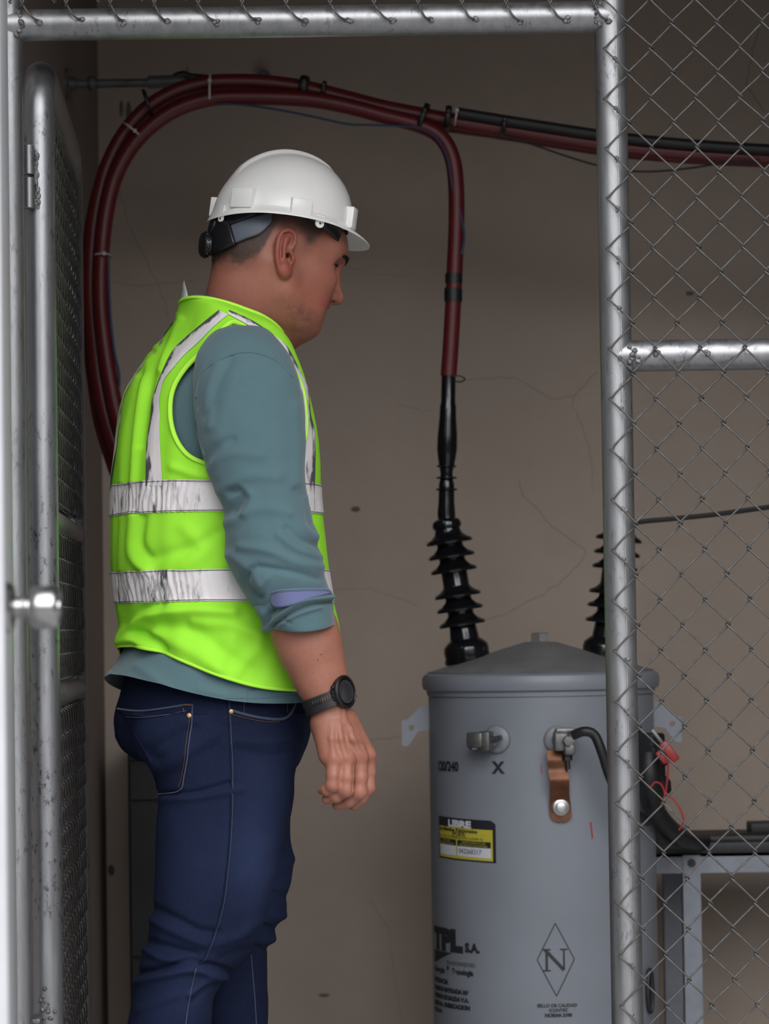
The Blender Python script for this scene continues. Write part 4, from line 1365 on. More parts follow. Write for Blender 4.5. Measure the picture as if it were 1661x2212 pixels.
strip(bl, br, lambda t, u: np.clip(.62 - u * 1.6, -.15, .6) + .12 * np.sin(t * 21) * (u < .6))  # outer half greyed: shading of the fold put into the colour
fl_ = [(495, 671), (545, 694), (587, 723), (613, 743), (629, 766), (649, 808), (664, 840), (669, 892), (677, 925), (680, 957), (679, 1022), (678, 1055), (678, 1104)]
fr_ = [(493, 680), (540, 706), (574, 729), (600, 750), (618, 776), (638, 818), (652, 852), (657, 900), (656, 935), (650, 974), (651, 1006), (658, 1055), (666, 1104)]
strip(fr_, fl_, lambda t, u: np.clip(u * .9 - .42, -.2, .6) + .2 * np.sin(t * 24))
# care label standing up at the nape
lp = [W(386, 648, YP + .02), W(390, 632, YP + .022), W(395, 606, YP + .03)]; lq = [W(406, 648, YP + .0), W(404, 632, YP + .004), W(397, 606, YP + .028)]
La, Lb = spline(lp, 5), spline(lq, 5)
m = MB(); sheet(m, np.stack([La, (La + Lb) / 2 + np.array([.002, -.003, 0]), Lb], 1))
cl = m.make('care_label', plain('off_white_label', (.50, .52, .48), .7), vest, True, None)
sol = cl.modifiers.new('t', 'SOLIDIFY'); sol.thickness = .0006

# ------------------------------------------------------------------ shirt: body, sleeves, rolled cuff
SR = [(402, 643, 590, 722, .066, .006)] + [(r[0] + 4, r[1] + 2, r[2] - 4, r[3] + 2, r[4] - .004, r[5]) for r in VR[1:13]] + \
     [(282, 1372, 715, 1372, .166, -.010), (262, 1414, 731, 1416, .178, -.026), (231, 1456, 746, 1470, .187, -.038)]
for i in range(1, 13):
    r = SR[i]; SR[i] = (r[0] + 10, r[1], r[2] - 10, r[3], r[4] - .010, r[5])
shirt_l = Loft(SR)
G, U, T = shirt_l.grid(220, 240); N = out_normals(G)
sf = [([(300, 1440), (340, 1470), (360, 1495)], .004, 12), ([(560, 1490), (610, 1495), (650, 1490)], .003, 5), ([(540, 1488), (590, 1484), (640, 1486)], -.002, 4), ([(235, 1452), (270, 1480), (330, 1497), (420, 1508)], .002, 5), ([(430, 1490), (480, 1500)], .003, 8)]
D = folds(G, N, sf) + .0018 * vnoise(G, .06, 7) * (T / 16)
G = G + N * D[..., None]
mb = MB(); mb.add(G.reshape(-1, 3), grid_faces(240, 220))
S_TREE = tree_of(G.reshape(-1, 3), grid_faces(240, 220))
# near sleeve: horizontal outline rows
SLV = [(505, 700, 548, 700, .020, 0, 4.70), (482, 706, 572, 708, .038, 0, 4.69), (460, 718, 592, 724, .052, 0, 4.675), (440, 740, 612, 750, .062, 0, 4.66), (424, 775, 632, 785, .070, 0, 4.645), (416, 830, 649, 836, .076, 0, 4.63),
       (418, 900, 657, 902, .076, 0, 4.62), (430, 960, 659, 960, .074, 0, 4.61), (448, 1020, 657, 1020, .071, 0, 4.60), (470, 1070, 664, 1070, .069, 0, 4.595), (486, 1115, 673, 1110, .068, 0, 4.59), (487, 1165, 683, 1155, .070, 0, 4.585),
       (490, 1210, 692, 1198, .071, 0, 4.585), (506, 1248, 700, 1232, .070, 0, 4.585), (526, 1282, 708, 1262, .067, 0, 4.585), (540, 1304, 714, 1280, .064, 0, 4.585), (556, 1320, 716, 1300, .060, 0, 4.585)]
slv = Loft(SLV, a=math.radians(4), expo=2.15)
nu, nt = 200, 260
G, U, T = slv.grid(nu, nt); N = out_normals(G)
slf = [([(470, 790), (450, 850), (455, 920)], .003, 12), ([(500, 770), (470, 830), (445, 900)], -.002, 8), ([(520, 790), (490, 860), (470, 950)], .002, 14), ([(448, 1000), (470, 965), (500, 950)], -.003, 10),
       ([(455, 1000), (500, 980), (560, 985)], .0025, 12), ([(480, 1060), (530, 1030), (600, 1030)], .003, 14), ([(500, 1062), (525, 1060), (515, 1085), (505, 1105)], -.005, 10), ([(525, 1056), (545, 1075), (530, 1110)], .004, 9),
       ([(490, 1130), (520, 1120), (560, 1100), (620, 1105)], .003, 13), ([(640, 1060), (660, 1090), (674, 1130)], -.003, 9), ([(630, 1110), (655, 1140), (682, 1160)], .003, 8), ([(620, 1140), (650, 1165), (690, 1180)], -.003, 7),
       ([(600, 1155), (640, 1185), (695, 1205)], .003, 8), ([(520, 1180), (580, 1190), (640, 1215), (700, 1225)], .003, 10), ([(500, 1200), (540, 1230), (560, 1260)], .004, 12), ([(560, 1225), (630, 1235), (690, 1250)], -.003, 8),
       ([(545, 1230), (530, 1262), (560, 1290)], -.005, 9), ([(575, 1250), (560, 1280)], .003, 8), ([(640, 880), (650, 960), (645, 1040)], .003, 14), ([(660, 1075), (676, 1120), (690, 1170), (703, 1220)], .0025, 6)]
D = folds(G, N, [(p_, a_ * 1.35, w_) for p_, a_, w_ in slf]) + (.0016 * vnoise(G * [1, 1, .7], .05, 9) + .0008 * vnoise(G, .02, 10)) * np.clip(T / 4, 0, 1)
G = G + N * D[..., None]
SLG = G
mb.add(G.reshape(-1, 3), grid_faces(nt, nu)); mb.f.append(tuple(mb.n - nt * nu + k for k in range(nu)))
SL_TREE = tree_of(G.reshape(-1, 3), grid_faces(nt, nu))
# far sleeve (hidden from the camera, rolled to the same place)
Gf = mirror(SLG[::2, ::2]) + FW * .035
mb.add(Gf.reshape(-1, 3), grid_faces(Gf.shape[0], Gf.shape[1])[:, ::-1]); mb.f.append(tuple(mb.n - Gf.shape[0] * Gf.shape[1] + k for k in range(Gf.shape[1])))
shirt = mb.make('shirt', M_SHIRT, man, True, None)
shirt['label'] = 'teal grey shirt with rolled sleeves'
for pts in ([(534, 1487), (535, 1514)], [(262, 1476), (300, 1490), (360, 1500), (430, 1506), (520, 1508), (600, 1506), (655, 1500)]):
    seam(S_TREE, pts, shirt, M_SHIRT, .0008, toward=(480, 1440))
# the turned cuff: a loose sleeve of cloth, tilted, with its lining showing
CUF = [(556, 1300, 712, 1276, .066, 0, 4.583), (556, 1309, 717, 1279, .071, 0, 4.583), (560, 1324, 720, 1300, .072, 0, 4.583), (570, 1340, 722, 1322, .071, -.003, 4.583), (582, 1355, 724, 1346, .069, -.007, 4.583), (588, 1358, 722, 1349, .066, -.0075, 4.583), (596, 1350, 716, 1340, .062, -.007, 4.583), (600, 1330, 712, 1322, .060, -.004, 4.583)]
cuf = Loft(CUF, a=math.radians(4), expo=2.15)
G, U, T = cuf.grid(200, 70); N = out_normals(G)
cff = [(p_, a_ * 1.5, w_) for p_, a_, w_ in [([(582, 1352), (610, 1325), (650, 1300), (717, 1290)], .004, 5), ([(590, 1352), (625, 1328), (670, 1308), (716, 1300)], -.0045, 4), ([(598, 1354), (640, 1328), (690, 1312)], .0025, 5), ([(560, 1310), (575, 1335), (582, 1354)], .005, 7), ([(590, 1318), (580, 1330), (583, 1350)], -.005, 5), ([(610, 1338), (626, 1345)], -.0015, 4), ([(548, 1312), (556, 1335), (580, 1354)], .004, 5)]]
G = G + N * (folds(G, N, cff) + .0012 * vnoise(G, .03, 12))[..., None]
mc = MB(); mc.add(G.reshape(-1, 3), grid_faces(70, 200))
cuff = mc.make('cuff', M_SHIRT, shirt, True, None)
CUF_TREE = tree_of(G.reshape(-1, 3), grid_faces(70, 200))
def two_hit(x, y, lift):
    a, _ = hit(SL_TREE, x, y, lift, (610, 1200)); b, _ = hit(CUF_TREE, x, y, lift, (640, 1320))
    return a if b is None else (b if a is None else (a if a[1] < b[1] else b))
lt = [(586, 1279), (600, 1274), (640, 1271), (680, 1270), (708, 1271), (716, 1277)]; lb = [(584, 1303), (596, 1312), (632, 1306), (668, 1292), (694, 1286), (714, 1281)]
La, Lb = spline(lt, 6), spline(lb, 6)
pxg = np.array([[a + (b - a) * k / 8 for k in range(9)] for a, b in zip(La, Lb)]); pq = pxg.reshape(-1, 2)
yy = np.array([two_hit(x, y, 0.0)[1] for x, y in pq])
def qb(p): x_ = (p[:, 0] - 650) / 60; y_ = (p[:, 1] - 1290) / 20; return np.stack([np.ones(len(p)), x_, y_, x_ ** 2, x_ * y_, x_ ** 4], 1)
co_, *_ = np.linalg.lstsq(qb(pq), yy, rcond=None)
def lining_at(x, y, lift): return W(x, y, float(qb(np.array([[x, y]])) @ co_) - lift)
Gl = np.array([lining_at(x, y, .0062) for x, y in pq]).reshape(len(La), 9, 3)
m = MB(); sheet(m, Gl); lin_ = m.make('cuff_lining', M_SHIRT_IN, shirt, True, None); lin_['label'] = 'slate blue lining of the turned cuff'
sol = lin_.modifiers.new('t', 'SOLIDIFY'); sol.thickness = .0045; sol.offset = -1
m = MB()
for off in (3, 5.5):
    m.tube([lining_at(x, y + off, .0064) for x, y in spline(lt, 6)], .0006, 5)
m.make('stitching', M_SHIRT, lin_, True, None)
# seams of the shirt
seam(SL_TREE, [(424, 860), (432, 812), (465, 782), (505, 765), (540, 761), (572, 768), (606, 786), (632, 815)], shirt, M_SHIRT, .0016, toward=(540, 850))
seam(SL_TREE, [(428, 880), (424, 920), (432, 955), (444, 985)], shirt, M_SHIRT, .0014, toward=(540, 900))

# ------------------------------------------------------------------ jeans
PEL = [(272, 1462, 662, 1462, .168, 0), (264, 1500, 664, 1500, .172, 0), (254, 1532, 666, 1530, .176, 0), (250, 1562, 667, 1562, .178, 0), (256, 1598, 661, 1598, .174, 0), (270, 1622, 650, 1626, .162, 0), (300, 1640, 640, 1650, .14, 0), (340, 1652, 625, 1668, .11, 0), (400, 1660, 600, 1680, .06, 0)]
NLG = [(292, 1540, 664, 1540, .088, 0, 4.715), (290, 1590, 661, 1590, .090, 0, 4.71), (304, 1632, 645, 1640, .091, 0, 4.71), (332, 1668, 637, 1668, .092, 0, 4.71), (342, 1720, 634, 1720, .094, 0, 4.71), (338, 1780, 623, 1780, .095, 0, 4.71), (336, 1853, 602, 1853, .094, 0, 4.71), (334, 1909, 588, 1909, .092, 0, 4.71),
       (327, 1984, 568, 1984, .089, 0, 4.71), (315, 2040, 549, 2040, .087, 0, 4.71), (304, 2077, 520, 2077, .085, 0, 4.71), (297, 2103, 498, 2103, .084, 0, 4.71), (292, 2122, 482, 2124, .082, 0, 4.71), (286, 2152, 461, 2154, .080, 0, 4.71), (274, 2212, 455, 2212, .078, 0, 4.71),
       (270, 2290, 446, 2290, .076, 0, 4.71), (262, 2400, 420, 2400, .070, 0, 4.71), (250, 2500, 388, 2508, .064, 0, 4.71), (240, 2560, 366, 2576, .060, 0, 4.71)]
FLG = [(400, 1600, 640, 1600, .085, 0, 4.90), (410, 1680, 632, 1680, .09, 0, 4.90), (412, 1786, 624, 1786, .092, 0, 4.90), (416, 1853, 632, 1853, .090, 0, 4.90), (418, 1898, 630, 1898, .088, 0, 4.90), (420, 1935, 620, 1935, .086, 0, 4.90), (420, 1976, 617, 1976, .085, 0, 4.90), (420, 1999, 598, 1999, .083, 0, 4.90),
       (420, 2029, 594, 2029, .083, 0, 4.90), (420, 2050, 578, 2050, .080, 0, 4.90), (418, 2114, 577, 2114, .079, 0, 4.90), (416, 2212, 576, 2212, .077, 0, 4.90), (412, 2400, 562, 2400, .072, 0, 4.90), (408, 2560, 550, 2560, .068, 0, 4.90), (404, 2618, 546, 2622, .066, 0, 4.90)]
pel = Loft(PEL, expo=2.3); nlg = Loft(NLG, a=math.radians(12), expo=2.2); flg = Loft(FLG, a=math.radians(12), expo=2.2)
jf = [([(345, 1640), (325, 1625), (360, 1600), (420, 1570)], -.006, 10), ([(338, 1660), (380, 1640), (430, 1610), (460, 1590)], .005, 14), ([(345, 1715), (420, 1712), (500, 1690)], -.004, 6), ([(346, 1728), (430, 1722), (520, 1706)], .003, 8),
      ([(510, 1620), (580, 1632), (640, 1620)], -.002, 9), ([(510, 1600), (580, 1605), (650, 1590)], .002, 9), ([(330, 1960), (380, 1985), (430, 2010), (470, 2015)], -.005, 9), ([(322, 1985), (380, 2015), (440, 2040)], .005, 10),
      ([(312, 2030), (370, 2048), (420, 2060)], -.005, 9), ([(310, 2050), (360, 2075), (440, 2078)], .005, 8), ([(300, 2100), (350, 2092), (410, 2076), (470, 2090), (500, 2100)], -.007, 7), ([(295, 2122), (350, 2108), (420, 2096), (470, 2112), (492, 2116)], .006, 9),
      ([(420, 2160), (440, 2140), (485, 2122)], -.006, 7), ([(410, 2150), (450, 2118)], .004, 8), ([(560, 1990), (520, 2020), (470, 2040)], .004, 12), ([(540, 2050), (480, 2070)], -.003, 10), ([(300, 2180), (380, 2150)], .003, 12),
      ([(590, 1880), (560, 1960), (520, 2030)], .002, 14), ([(255, 1590), (300, 1640)], .002, 8)]
mj = MB(); trees = []
jgr = []
for L, nu, nt, sd in ((pel, 220, 110, 21), (nlg, 200, 330, 22), (flg, 160, 220, 23)):
    G, U, T = L.grid(nu, nt); N = out_normals(G)
    D = .0016 * vnoise(G, .07, sd) + .0007 * vnoise(G, .025, sd + 4)
    if L is not flg: D = D + folds(G, N, jf)
    else: D = D + folds(G, N, [([(640, 1850), (600, 1880), (560, 1900)], .004, 9), ([(625, 1940), (590, 1930)], -.004, 8), ([(620, 1980), (590, 1975)], .004, 9), ([(600, 2010), (570, 2000)], -.004, 6), ([(595, 2030), (560, 2030)], .003, 8), ([(580, 2050), (550, 2046)], -.004, 6), ([(560, 2068), (540, 2060)], .003, 8)])
    G = G + N * D[..., None]
    mj.add(G.reshape(-1, 3), grid_faces(nt, nu))
    if L is nlg: mj.f.append(tuple(mj.n - nt * nu + k for k in range(nu)))
    trees.append((G.reshape(-1, 3), grid_faces(nt, nu)))
jeans = mj.make('jeans', M_DENIM, man, True, None); jeans['label'] = 'dark blue denim jeans'
jv = np.array(mj.v); jp = proj(jv)
wear = np.zeros(len(jv))
for c, rx, ry, a in (((560, 1860), 60, 130, .55), ((420, 1860), 90, 150, .18), ((430, 2140), 60, 60, .35), ((350, 1600), 60, 50, .2), ((600, 1660), 60, 60, .2)):
    wear += a * np.exp(-((jp[:, 0] - c[0]) / rx) ** 2 - ((jp[:, 1] - c[1]) / ry) ** 2)
a_ = jeans.data.attributes.new('wear', 'FLOAT', 'POINT'); a_.data.foreach_set('value', wear.astype(np.float32))
JV = np.concatenate([t[0] for t in trees]); off = 0; JF = []
for v_, f_ in trees: JF.append(f_ + off); off += len(v_)
J_TREE = tree_of(JV, np.concatenate(JF))
def jseam(pts, mat=M_THREAD, r=.0009, lift=.0004, parent=None, name='seam'): return seam(J_TREE, pts, parent or jeans, mat, r, lift, name, (480, 1700))
side = [(492, 1508), (495, 1560), (499, 1640), (500, 1700), (497, 1800), (490, 1880), (481, 1950), (465, 2010), (444, 2065), (430, 2082)]
jseam(side, M_DENIM, .0022, 0); jseam([(x + 2.5, y) for x, y in side])
jseam([(424, 2092), (417, 2120), (408, 2165), (402, 2205), (392, 2290)])
jseam([(542, 2062), (546, 2110), (551, 2170), (554, 2230)])
# back pocket: welt, edge and bottom
def patch(name, left, right, lift, mat, across=6, thick=.0012, parent=None, tw=(480, 1650)):
    Gp = ribbon(J_TREE, left, right, lift, across, 6, tw)
    m = MB(); sheet(m, relaxed(Gp, 1)); o = m.make(name, mat, parent or jeans, True, None)
    s_ = o.modifiers.new('t', 'SOLIDIFY'); s_.thickness = thick; s_.offset = -1
    return o
bp = patch('back_pocket', [(262, 1540), (300, 1546), (350, 1540), (416, 1528)], [(330, 1640), (344, 1712), (350, 1716), (390, 1706)], .0016, M_DENIM, 24)
patch('pocket_welt', [(258, 1532), (290, 1535), (340, 1532), (417, 1520)], [(272, 1548), (300, 1551), (350, 1546), (417, 1534)], .0028, M_DENIM, 4, .002, bp)
jseam([(258, 1532), (290, 1536), (320, 1536), (360, 1531), (400, 1524)], M_FADED, .0016, .0034, bp); jseam([(274, 1549), (310, 1551), (360, 1545), (405, 1536)], M_THREAD, .0006, .0034, bp, 'stitching')
jseam([(417, 1522), (413, 1570), (406, 1625), (398, 1680), (390, 1706), (345, 1716)], M_FADED, .0010, .0020, bp); jseam([(410, 1540), (406, 1580), (400, 1630), (393, 1680), (386, 1700)], M_THREADO, .0006, .0020, bp, 'stitching')
jseam([(398, 1524), (416, 1524)], M_THREADO, .0016, .0040, bp, 'bar_tack'); jseam([(398, 1531), (400, 1540)], M_THREADO, .0010, .0040, bp, 'bar_tack')
# front pocket opening
jseam([(497, 1534), (530, 1544), (570, 1552), (606, 1554), (624, 1545), (634, 1526), (637, 1512)], M_FADED, .0022, .0012, None, 'front_pocket_edge')
jseam([(499, 1543), (530, 1551), (570, 1559), (604, 1560)], M_THREADO, .0006, .0012, None, 'stitching')
jseam([(499, 1536), (535, 1546), (575, 1554), (606, 1556)], M_THREAD, .0006, .0030, None, 'stitching')
jseam([(527, 1514), (527, 1542)], M_THREAD, .0006, .0010, None, 'stitching'); jseam([(620, 1514), (620, 1540)], M_THREAD, .0006, .0010, None, 'stitching')
jseam([(500, 1688), (500, 1697)], M_THREADO, .0014, .0012, None, 'bar_tack')
for x, y in ((409, 1546), (499, 1537)):
    p, n_ = hit(J_TREE, x, y, .002)
    m = MB(); m.lathe([(0, -.002), (.0042, -.002), (.0042, .0), (.003, .0014), (0, .0018)], p, n_, 16); m.make('rivet', M_RIVET, jeans)
# shoes
M_SHOE = plain('black_leather', (.02, .018, .017), .5); M_SOLE = plain('black_sole', (.012, .012, .012), .8)
def shoe(cx, cy, z0, pitch, yaw=12):
    a = math.radians(yaw); p = math.radians(pitch)
    fx = np.array([math.cos(a) * math.cos(p), math.sin(a) * math.cos(p), -math.sin(p)]); sd_ = np.array([math.sin(a), -math.cos(a), 0]); up = np.cross(sd_, fx) * -1
    up = np.cross(fx, -sd_) if up[2] < 0 else up
    rows = [(-.075, .010, .02), (-.07, .030, .075), (-.04, .036, .11), (0, .038, .105), (.05, .042, .075), (.1, .047, .058), (.15, .043, .048), (.18, .028, .038), (.19, .008, .025)]
    rows = spline(rows, 5); nu_ = 28; G_ = []
    for x, w, h in rows:
        r_ = []
        for k in range(nu_):
            t = 2 * math.pi * k / nu_; c_, s_ = math.cos(t), math.sin(t)
            r_.append(np.array([cx, cy, z0]) + fx * x + sd_ * (w * abs(c_) ** .8 * np.sign(c_)) + up * (h * .5 + h * .5 * abs(s_) ** .8 * np.sign(s_) + .02))
        G_.append(r_)
    G_ = np.array(G_); m = MB(); m.add(G_.reshape(-1, 3), grid_faces(len(rows), nu_))
    m.f.append(tuple(range(nu_))); m.f.append(tuple((len(rows) - 1) * nu_ + k for k in range(nu_)))
    o = m.make('shoe', M_SHOE, man)
    out = [np.array([x, w + .004]) for x, w, h in rows] + [np.array([x, -w - .004]) for x, w, h in rows[::-1]]
    m = MB(); m.extrude([(q[0], q[1]) for q in out], .024, np.array([cx, cy, z0]), fx, sd_, up); m.make('sole', M_SOLE, o, False, 40)
shoe(xat(470, 2600, 4.90), 4.90, 0.0, 0)
shoe(xat(300, 2560, 4.71) - .015, 4.71, .080, 22)

# ------------------------------------------------------------------ head frame: origin midway between the ear canals
HB, HP = math.radians(21), math.radians(20)
HF = np.array([math.cos(HP) * math.cos(HB), math.cos(HP) * math.sin(HB), -math.sin(HP)])
HR = np.array([math.sin(HB), -math.cos(HB), 0.0])
HU = np.cross(HR, HF)
HM = np.stack([HF, HR, HU], 1)
ear_px = (620, 554)
HO = W(ear_px[0], ear_px[1], YP + .02 - .070) - HR * .074
def H(f, r, u): return HO + HF * (f - .0150 * min(1.0, max(0.0, (f - .035) / .05))) + HR * r + HU * (u * .86 if u < 0 else u)
def toH(P): return (np.asarray(P) - HO) @ HM

hs = SDF(HO + np.array([-.22, -.16, -.24]), HO + np.array([.20, .17, .17]), .0018)
hs.ell(H(.006, 0, .046), (.099, .0745, .082), HM, k=.01)              # skull
hs.ell(H(-.035, 0, .015), (.058, .062, .062), HM, k=.03)              # back of the head
hs.ell(H(.060, 0, -.012), (.055, .056, .078), HM, k=.025)              # face block
hs.ell(H(.076, 0, .052), (.040, .058, .036), HM, k=.025)               # forehead
for s in (-1, 1):
    hs.cone(H(.004, s * .053, -.020), H(.018, s * .050, -.058), .016, .017, k=.03)      # ramus
    hs.cone(H(.018, s * .049, -.058), H(.088, s * .020, -.090), .017, .018, k=.03)      # jaw
    hs.ell(H(.066, s * .037, -.046), (.036, .019, .040), HM, k=.03)                     # cheek
    hs.ell(H(.074, s * .047, -.002), (.030, .014, .016), HM, k=.025)                    # cheek bone
    hs.cone(H(.106, s * .012, .044), H(.090, s * .045, .046), .012, .010, k=.022)       # brow
    hs.ell(H(.113, s * .033, .0215), (.017, .017, .0125), HM, k=.016, mode='sub')       # eye socket
hs.ell(H(.096, 0, -.090), (.021, .020, .016), HM, k=.022)             # chin
hs.ell(H(.050, 0, -.078), (.055, .040, .020), HM, k=.03)              # under the jaw
hs.ell(H(.098, 0, -.046), (.0165, .026, .022), HM, k=.015)              # mouth block
# nose
hs.cone(H(.112, 0, .030), H(.124, 0, .006), .0085, .0080, k=.014)
hs.cone(H(.124, 0, .006), H(.133, 0, -.014), .0085, .0105, k=.010)
hs.ell(H(.1345, 0, -.0165), (.0115, .0115, .0105), HM, k=.010)
for s in (-1, 1):
    hs.ell(H(.1215, s * .0125, -.0195), (.0115, .0075, .0088), HM, k=.008)
hs.cone(H(.120, 0, -.022), H(.128, 0, -.025), .006, .005, k=.006)
for s in (-1, 1):
    hs.ell(H(.1235, s * .0090, -.0275), (.0072, .0046, .0060), HM, k=.0025, mode='sub')
# lips and chin furrow
hs.ell(H(.1165, 0, -.0405), (.0115, .0215, .0075), HM, k=.006)
hs.ell(H(.1145, 0, -.0570), (.0115, .0195, .0078), HM, k=.006)
hs.chain([H(.131, .0, -.0486), H(.1275, .010, -.0490), H(.1215, .0175, -.0496)], [.0022, .0020, .0012], k=.004, mode='sub'); hs.chain([H(.131, -.0, -.0486), H(.1275, -.010, -.0490), H(.1215, -.0175, -.0496)], [.0022, .0020, .0012], k=.004, mode='sub')
hs.ell(H(.123, 0, -.0715), (.007, .016, .0035), HM, k=.010, mode='sub')
# eyelids over the eyeballs
for s in (-1, 1):
    hs.ell(H(.0945, s * .0325, .0215), .0132, None, k=.005)
    hs.ell(H(.1075, s * .0330, .0195), (.0085, .0110, .0033), HM, k=.002, mode='sub')
# neck and shoulders
NB = W(505, 712, YP + .015)
hs.chain([H(-.030, 0, -.010), W(535, 640, YP + .01), NB], [.058, .057, .056], k=.03)
hs.cone(H(.030, 0, -.075), W(560, 735, YP + .06), .044, .055, k=.035)
for s in (-1, 1):
    hs.cone(H(-.022, s * .055, -.020), H(-.01, s * .030, -.115) , .013, .014, k=.03)
    hs.ell(H(-.010, s * .062, -.012), (.012, .010, .016), HM, k=.012)
# ears: traced from the side in the ear's own plane
EB = HB + math.radians(7)
def ear(side):
    e1 = np.array([math.cos(EB), math.sin(EB), 0.0]); e3 = np.array([math.sin(EB), -math.cos(EB), 0.0]); e2 = np.array([0, 0, 1.0])
    O = W(612.7, 548, YP + .02 - .070) + HR * .001
    sc = 0.14449 / FPX * (YP - .05)
    def E(cx, cy, d): 
        P = O + e1 * ((cx - 365) * sc / math.cos(EB)) - e2 * ((cy - 470) * sc) + e3 * d
        if side < 0:
            q = toH(P); q[1] = -q[1]; P = HO + HM @ q
        return P
    n3 = e3 if side > 0 else (e3 - 2 * (e3 @ HR) * HR)
    # back plate
    pts = [(400, 210), (330, 260), (300, 360), (295, 470), (310, 580), (345, 690)]
    hs.chain([E(x, y, .004 - .006 * (k / 5 > .8)) for k, (x, y) in enumerate(pts)], [.0065, .0075, .0085, .0085, .0080, .0070], k=.006)
    hs.chain([E(x, y, -.006) for x, y in ((420, 240), (400, 380), (390, 500), (385, 620))], [.008, .010, .010, .009], k=.008)
    # helix
    hx = [(400, 420), (455, 395), (492, 330), (508, 240), (478, 160), (405, 132), (330, 152), (275, 215), (243, 300), (228, 390), (222, 490), (232, 590), (262, 680), (300, 745)]
    dp = [.003, .005, .006, .007, .008, .009, .010, .0105, .011, .011, .0105, .009, .007, .005]
    hxs = spline([(x, y, d * 1e4) for (x, y), d in zip(hx, dp)], 4)
    R_ = np.interp(np.linspace(0, 1, len(hxs)), [0, .15, .35, .6, .85, 1], [.0020, .0026, .0034, .0036, .0034, .0040])
    hs.chain([E(x, y, d / 1e4) for x, y, d in hxs], list(R_), k=.0025)
    # antihelix
    ah = [(400, 215), (355, 290), (330, 390), (318, 490), (318, 580), (345, 640)]
    hs.chain([E(x, y, .0085) for x, y in ah], [.0030, .0042, .0048, .0046, .0042, .0036], k=.004)
    # lobe
    hs.ell(E(345, 745, .003), .0095, None, k=.008); hs.ell(E(360, 790, .002), .0068, None, k=.006); hs.ell(E(385, 720, .000), .0085, None, k=.008)
    # tragus and antitragus
    hs.chain([E(458, 490, .004), E(462, 545, .007), E(440, 620, .005)], [.0035, .0042, .0035], k=.005)
    hs.ell(E(365, 610, .006), .0042, None, k=.005)
    # concha and ear canal
    hs.chain([E(400, 360, .0095), E(372, 450, .0085), E(382, 520, .0075), E(404, 570, .008)], [.0036, .0056, .0062, .0044], k=.002, mode='sub')
    hs.cone(E(408, 500, .008), E(420, 502, -.012), .0042, .0034, k=.002, mode='sub')
    hs.chain([E(452, 220, .0090), E(395, 180, .0100), E(320, 205, .0110), E(282, 300, .0118), E(268, 420, .0118), E(270, 540, .011)], [.0022, .0026, .0030, .0032, .0030, .0024], k=.0018, mode='sub')
ear(1); ear(-1)
HV, HFc = hs.surface(1)

# ------------------------------------------------------------------ right forearm and hand, palm turned back, fingers curled
YA = 4.585
def C(cx, cy, dy=0.0):                       # pixel of the close crop of the hand
    return W(640 + cx * .16279, 1400 + cy * .16279, YA + dy)
as_ = SDF(W(540, 1770, YA) + np.array([-.005, -.10, 0]), W(835, 1240, YA) + np.array([.005, .105, 0]), .0014)
as_.chain([W(612, 1240, YA), W(648, 1335, YA), W(668, 1400, YA), W(690, 1465, YA), W(710, 1515, YA - .002), W(724, 1560, YA)], [.044, .046, .0440, .0340, .0250, .0235], k=.012)
as_.cone(W(655, 1370, YA), W(700, 1490, YA - .004), .043, .030, k=.02)
as_.cone(W(690, 1360, YA + .006), W(716, 1480, YA + .004), .022, .020, k=.02)
# back of the hand: four metacarpals fanned out, pinky side nearest the camera
wr = [C(400, 960, -.012), C(500, 950, -.010), C(590, 940, 0), C(680, 950, .012)]
kn = [C(495, 1500, -.026), C(672, 1480, -.020), C(840, 1450, -.004), C(950, 1430, .020)]
for a, b, r0, r1 in zip(wr, kn, (.0150, .0155, .0155, .0150), (.0118, .0122, .0126, .0120)):
    as_.cone(a, b, r0, r1, k=.014)
as_.cone(C(360, 1010, -.012), C(410, 1420, -.018), .0150, .0130, k=.016)       # outer edge of the palm
as_.cone(C(380, 1050, .010), C(520, 1420, .004), .020, .016, k=.02)           # heel
as_.cone(C(640, 1050, .030), C(820, 1380, .036), .018, .015, k=.02)
for p in kn: as_.ell(p + np.array([.001, -.004, .002]), .0105, None, k=.006)
# fingers
fing = [([C(495, 1500, -.026), C(490, 1690, -.034), C(482, 1815, -.032), C(405, 1878, -.025), C(345, 1885, -.015)], [.0120, .0104, .0094, .0088, .0076]),
        ([C(672, 1480, -.020), C(668, 1720, -.028), C(655, 1880, -.027), C(530, 1970, -.019), C(405, 2008, -.008)], [.0122, .0110, .0100, .0092, .0078]),
        ([C(840, 1450, -.004), C(846, 1720, -.008), C(830, 1910, -.007), C(695, 2035, .000), C(545, 2082, .008)], [.0124, .0112, .0102, .0094, .0080]),
        ([C(950, 1430, .020), C(962, 1640, .022), C(942, 1850, .022), C(865, 1990, .024), C(765, 2088, .027)], [.0118, .0106, .0098, .0090, .0080])]
for p, r in fing:
    sub = SDF.__new__(SDF); 
    as_.chain(p, r, k=.0035)
    as_.ell(p[2] + np.array([.001, -.001, 0]), r[2] * 1.0, None, k=.008)
# thumb on the far side, along the palm
as_.chain([C(640, 1060, .040), C(760, 1330, .058), C(800, 1600, .062), C(760, 1780, .056)], [.017, .0135, .0115, .0088], k=.010)
# grooves between the fingers
for a, b in ((C(590, 1560, -.040), C(575, 1800, -.044)), (C(768, 1560, -.030), C(752, 1880, -.032)), (C(918, 1560, -.002), C(930, 1860, .004))):
    as_.cone(a, b, .0022, .0030, k=.004, mode='sub')
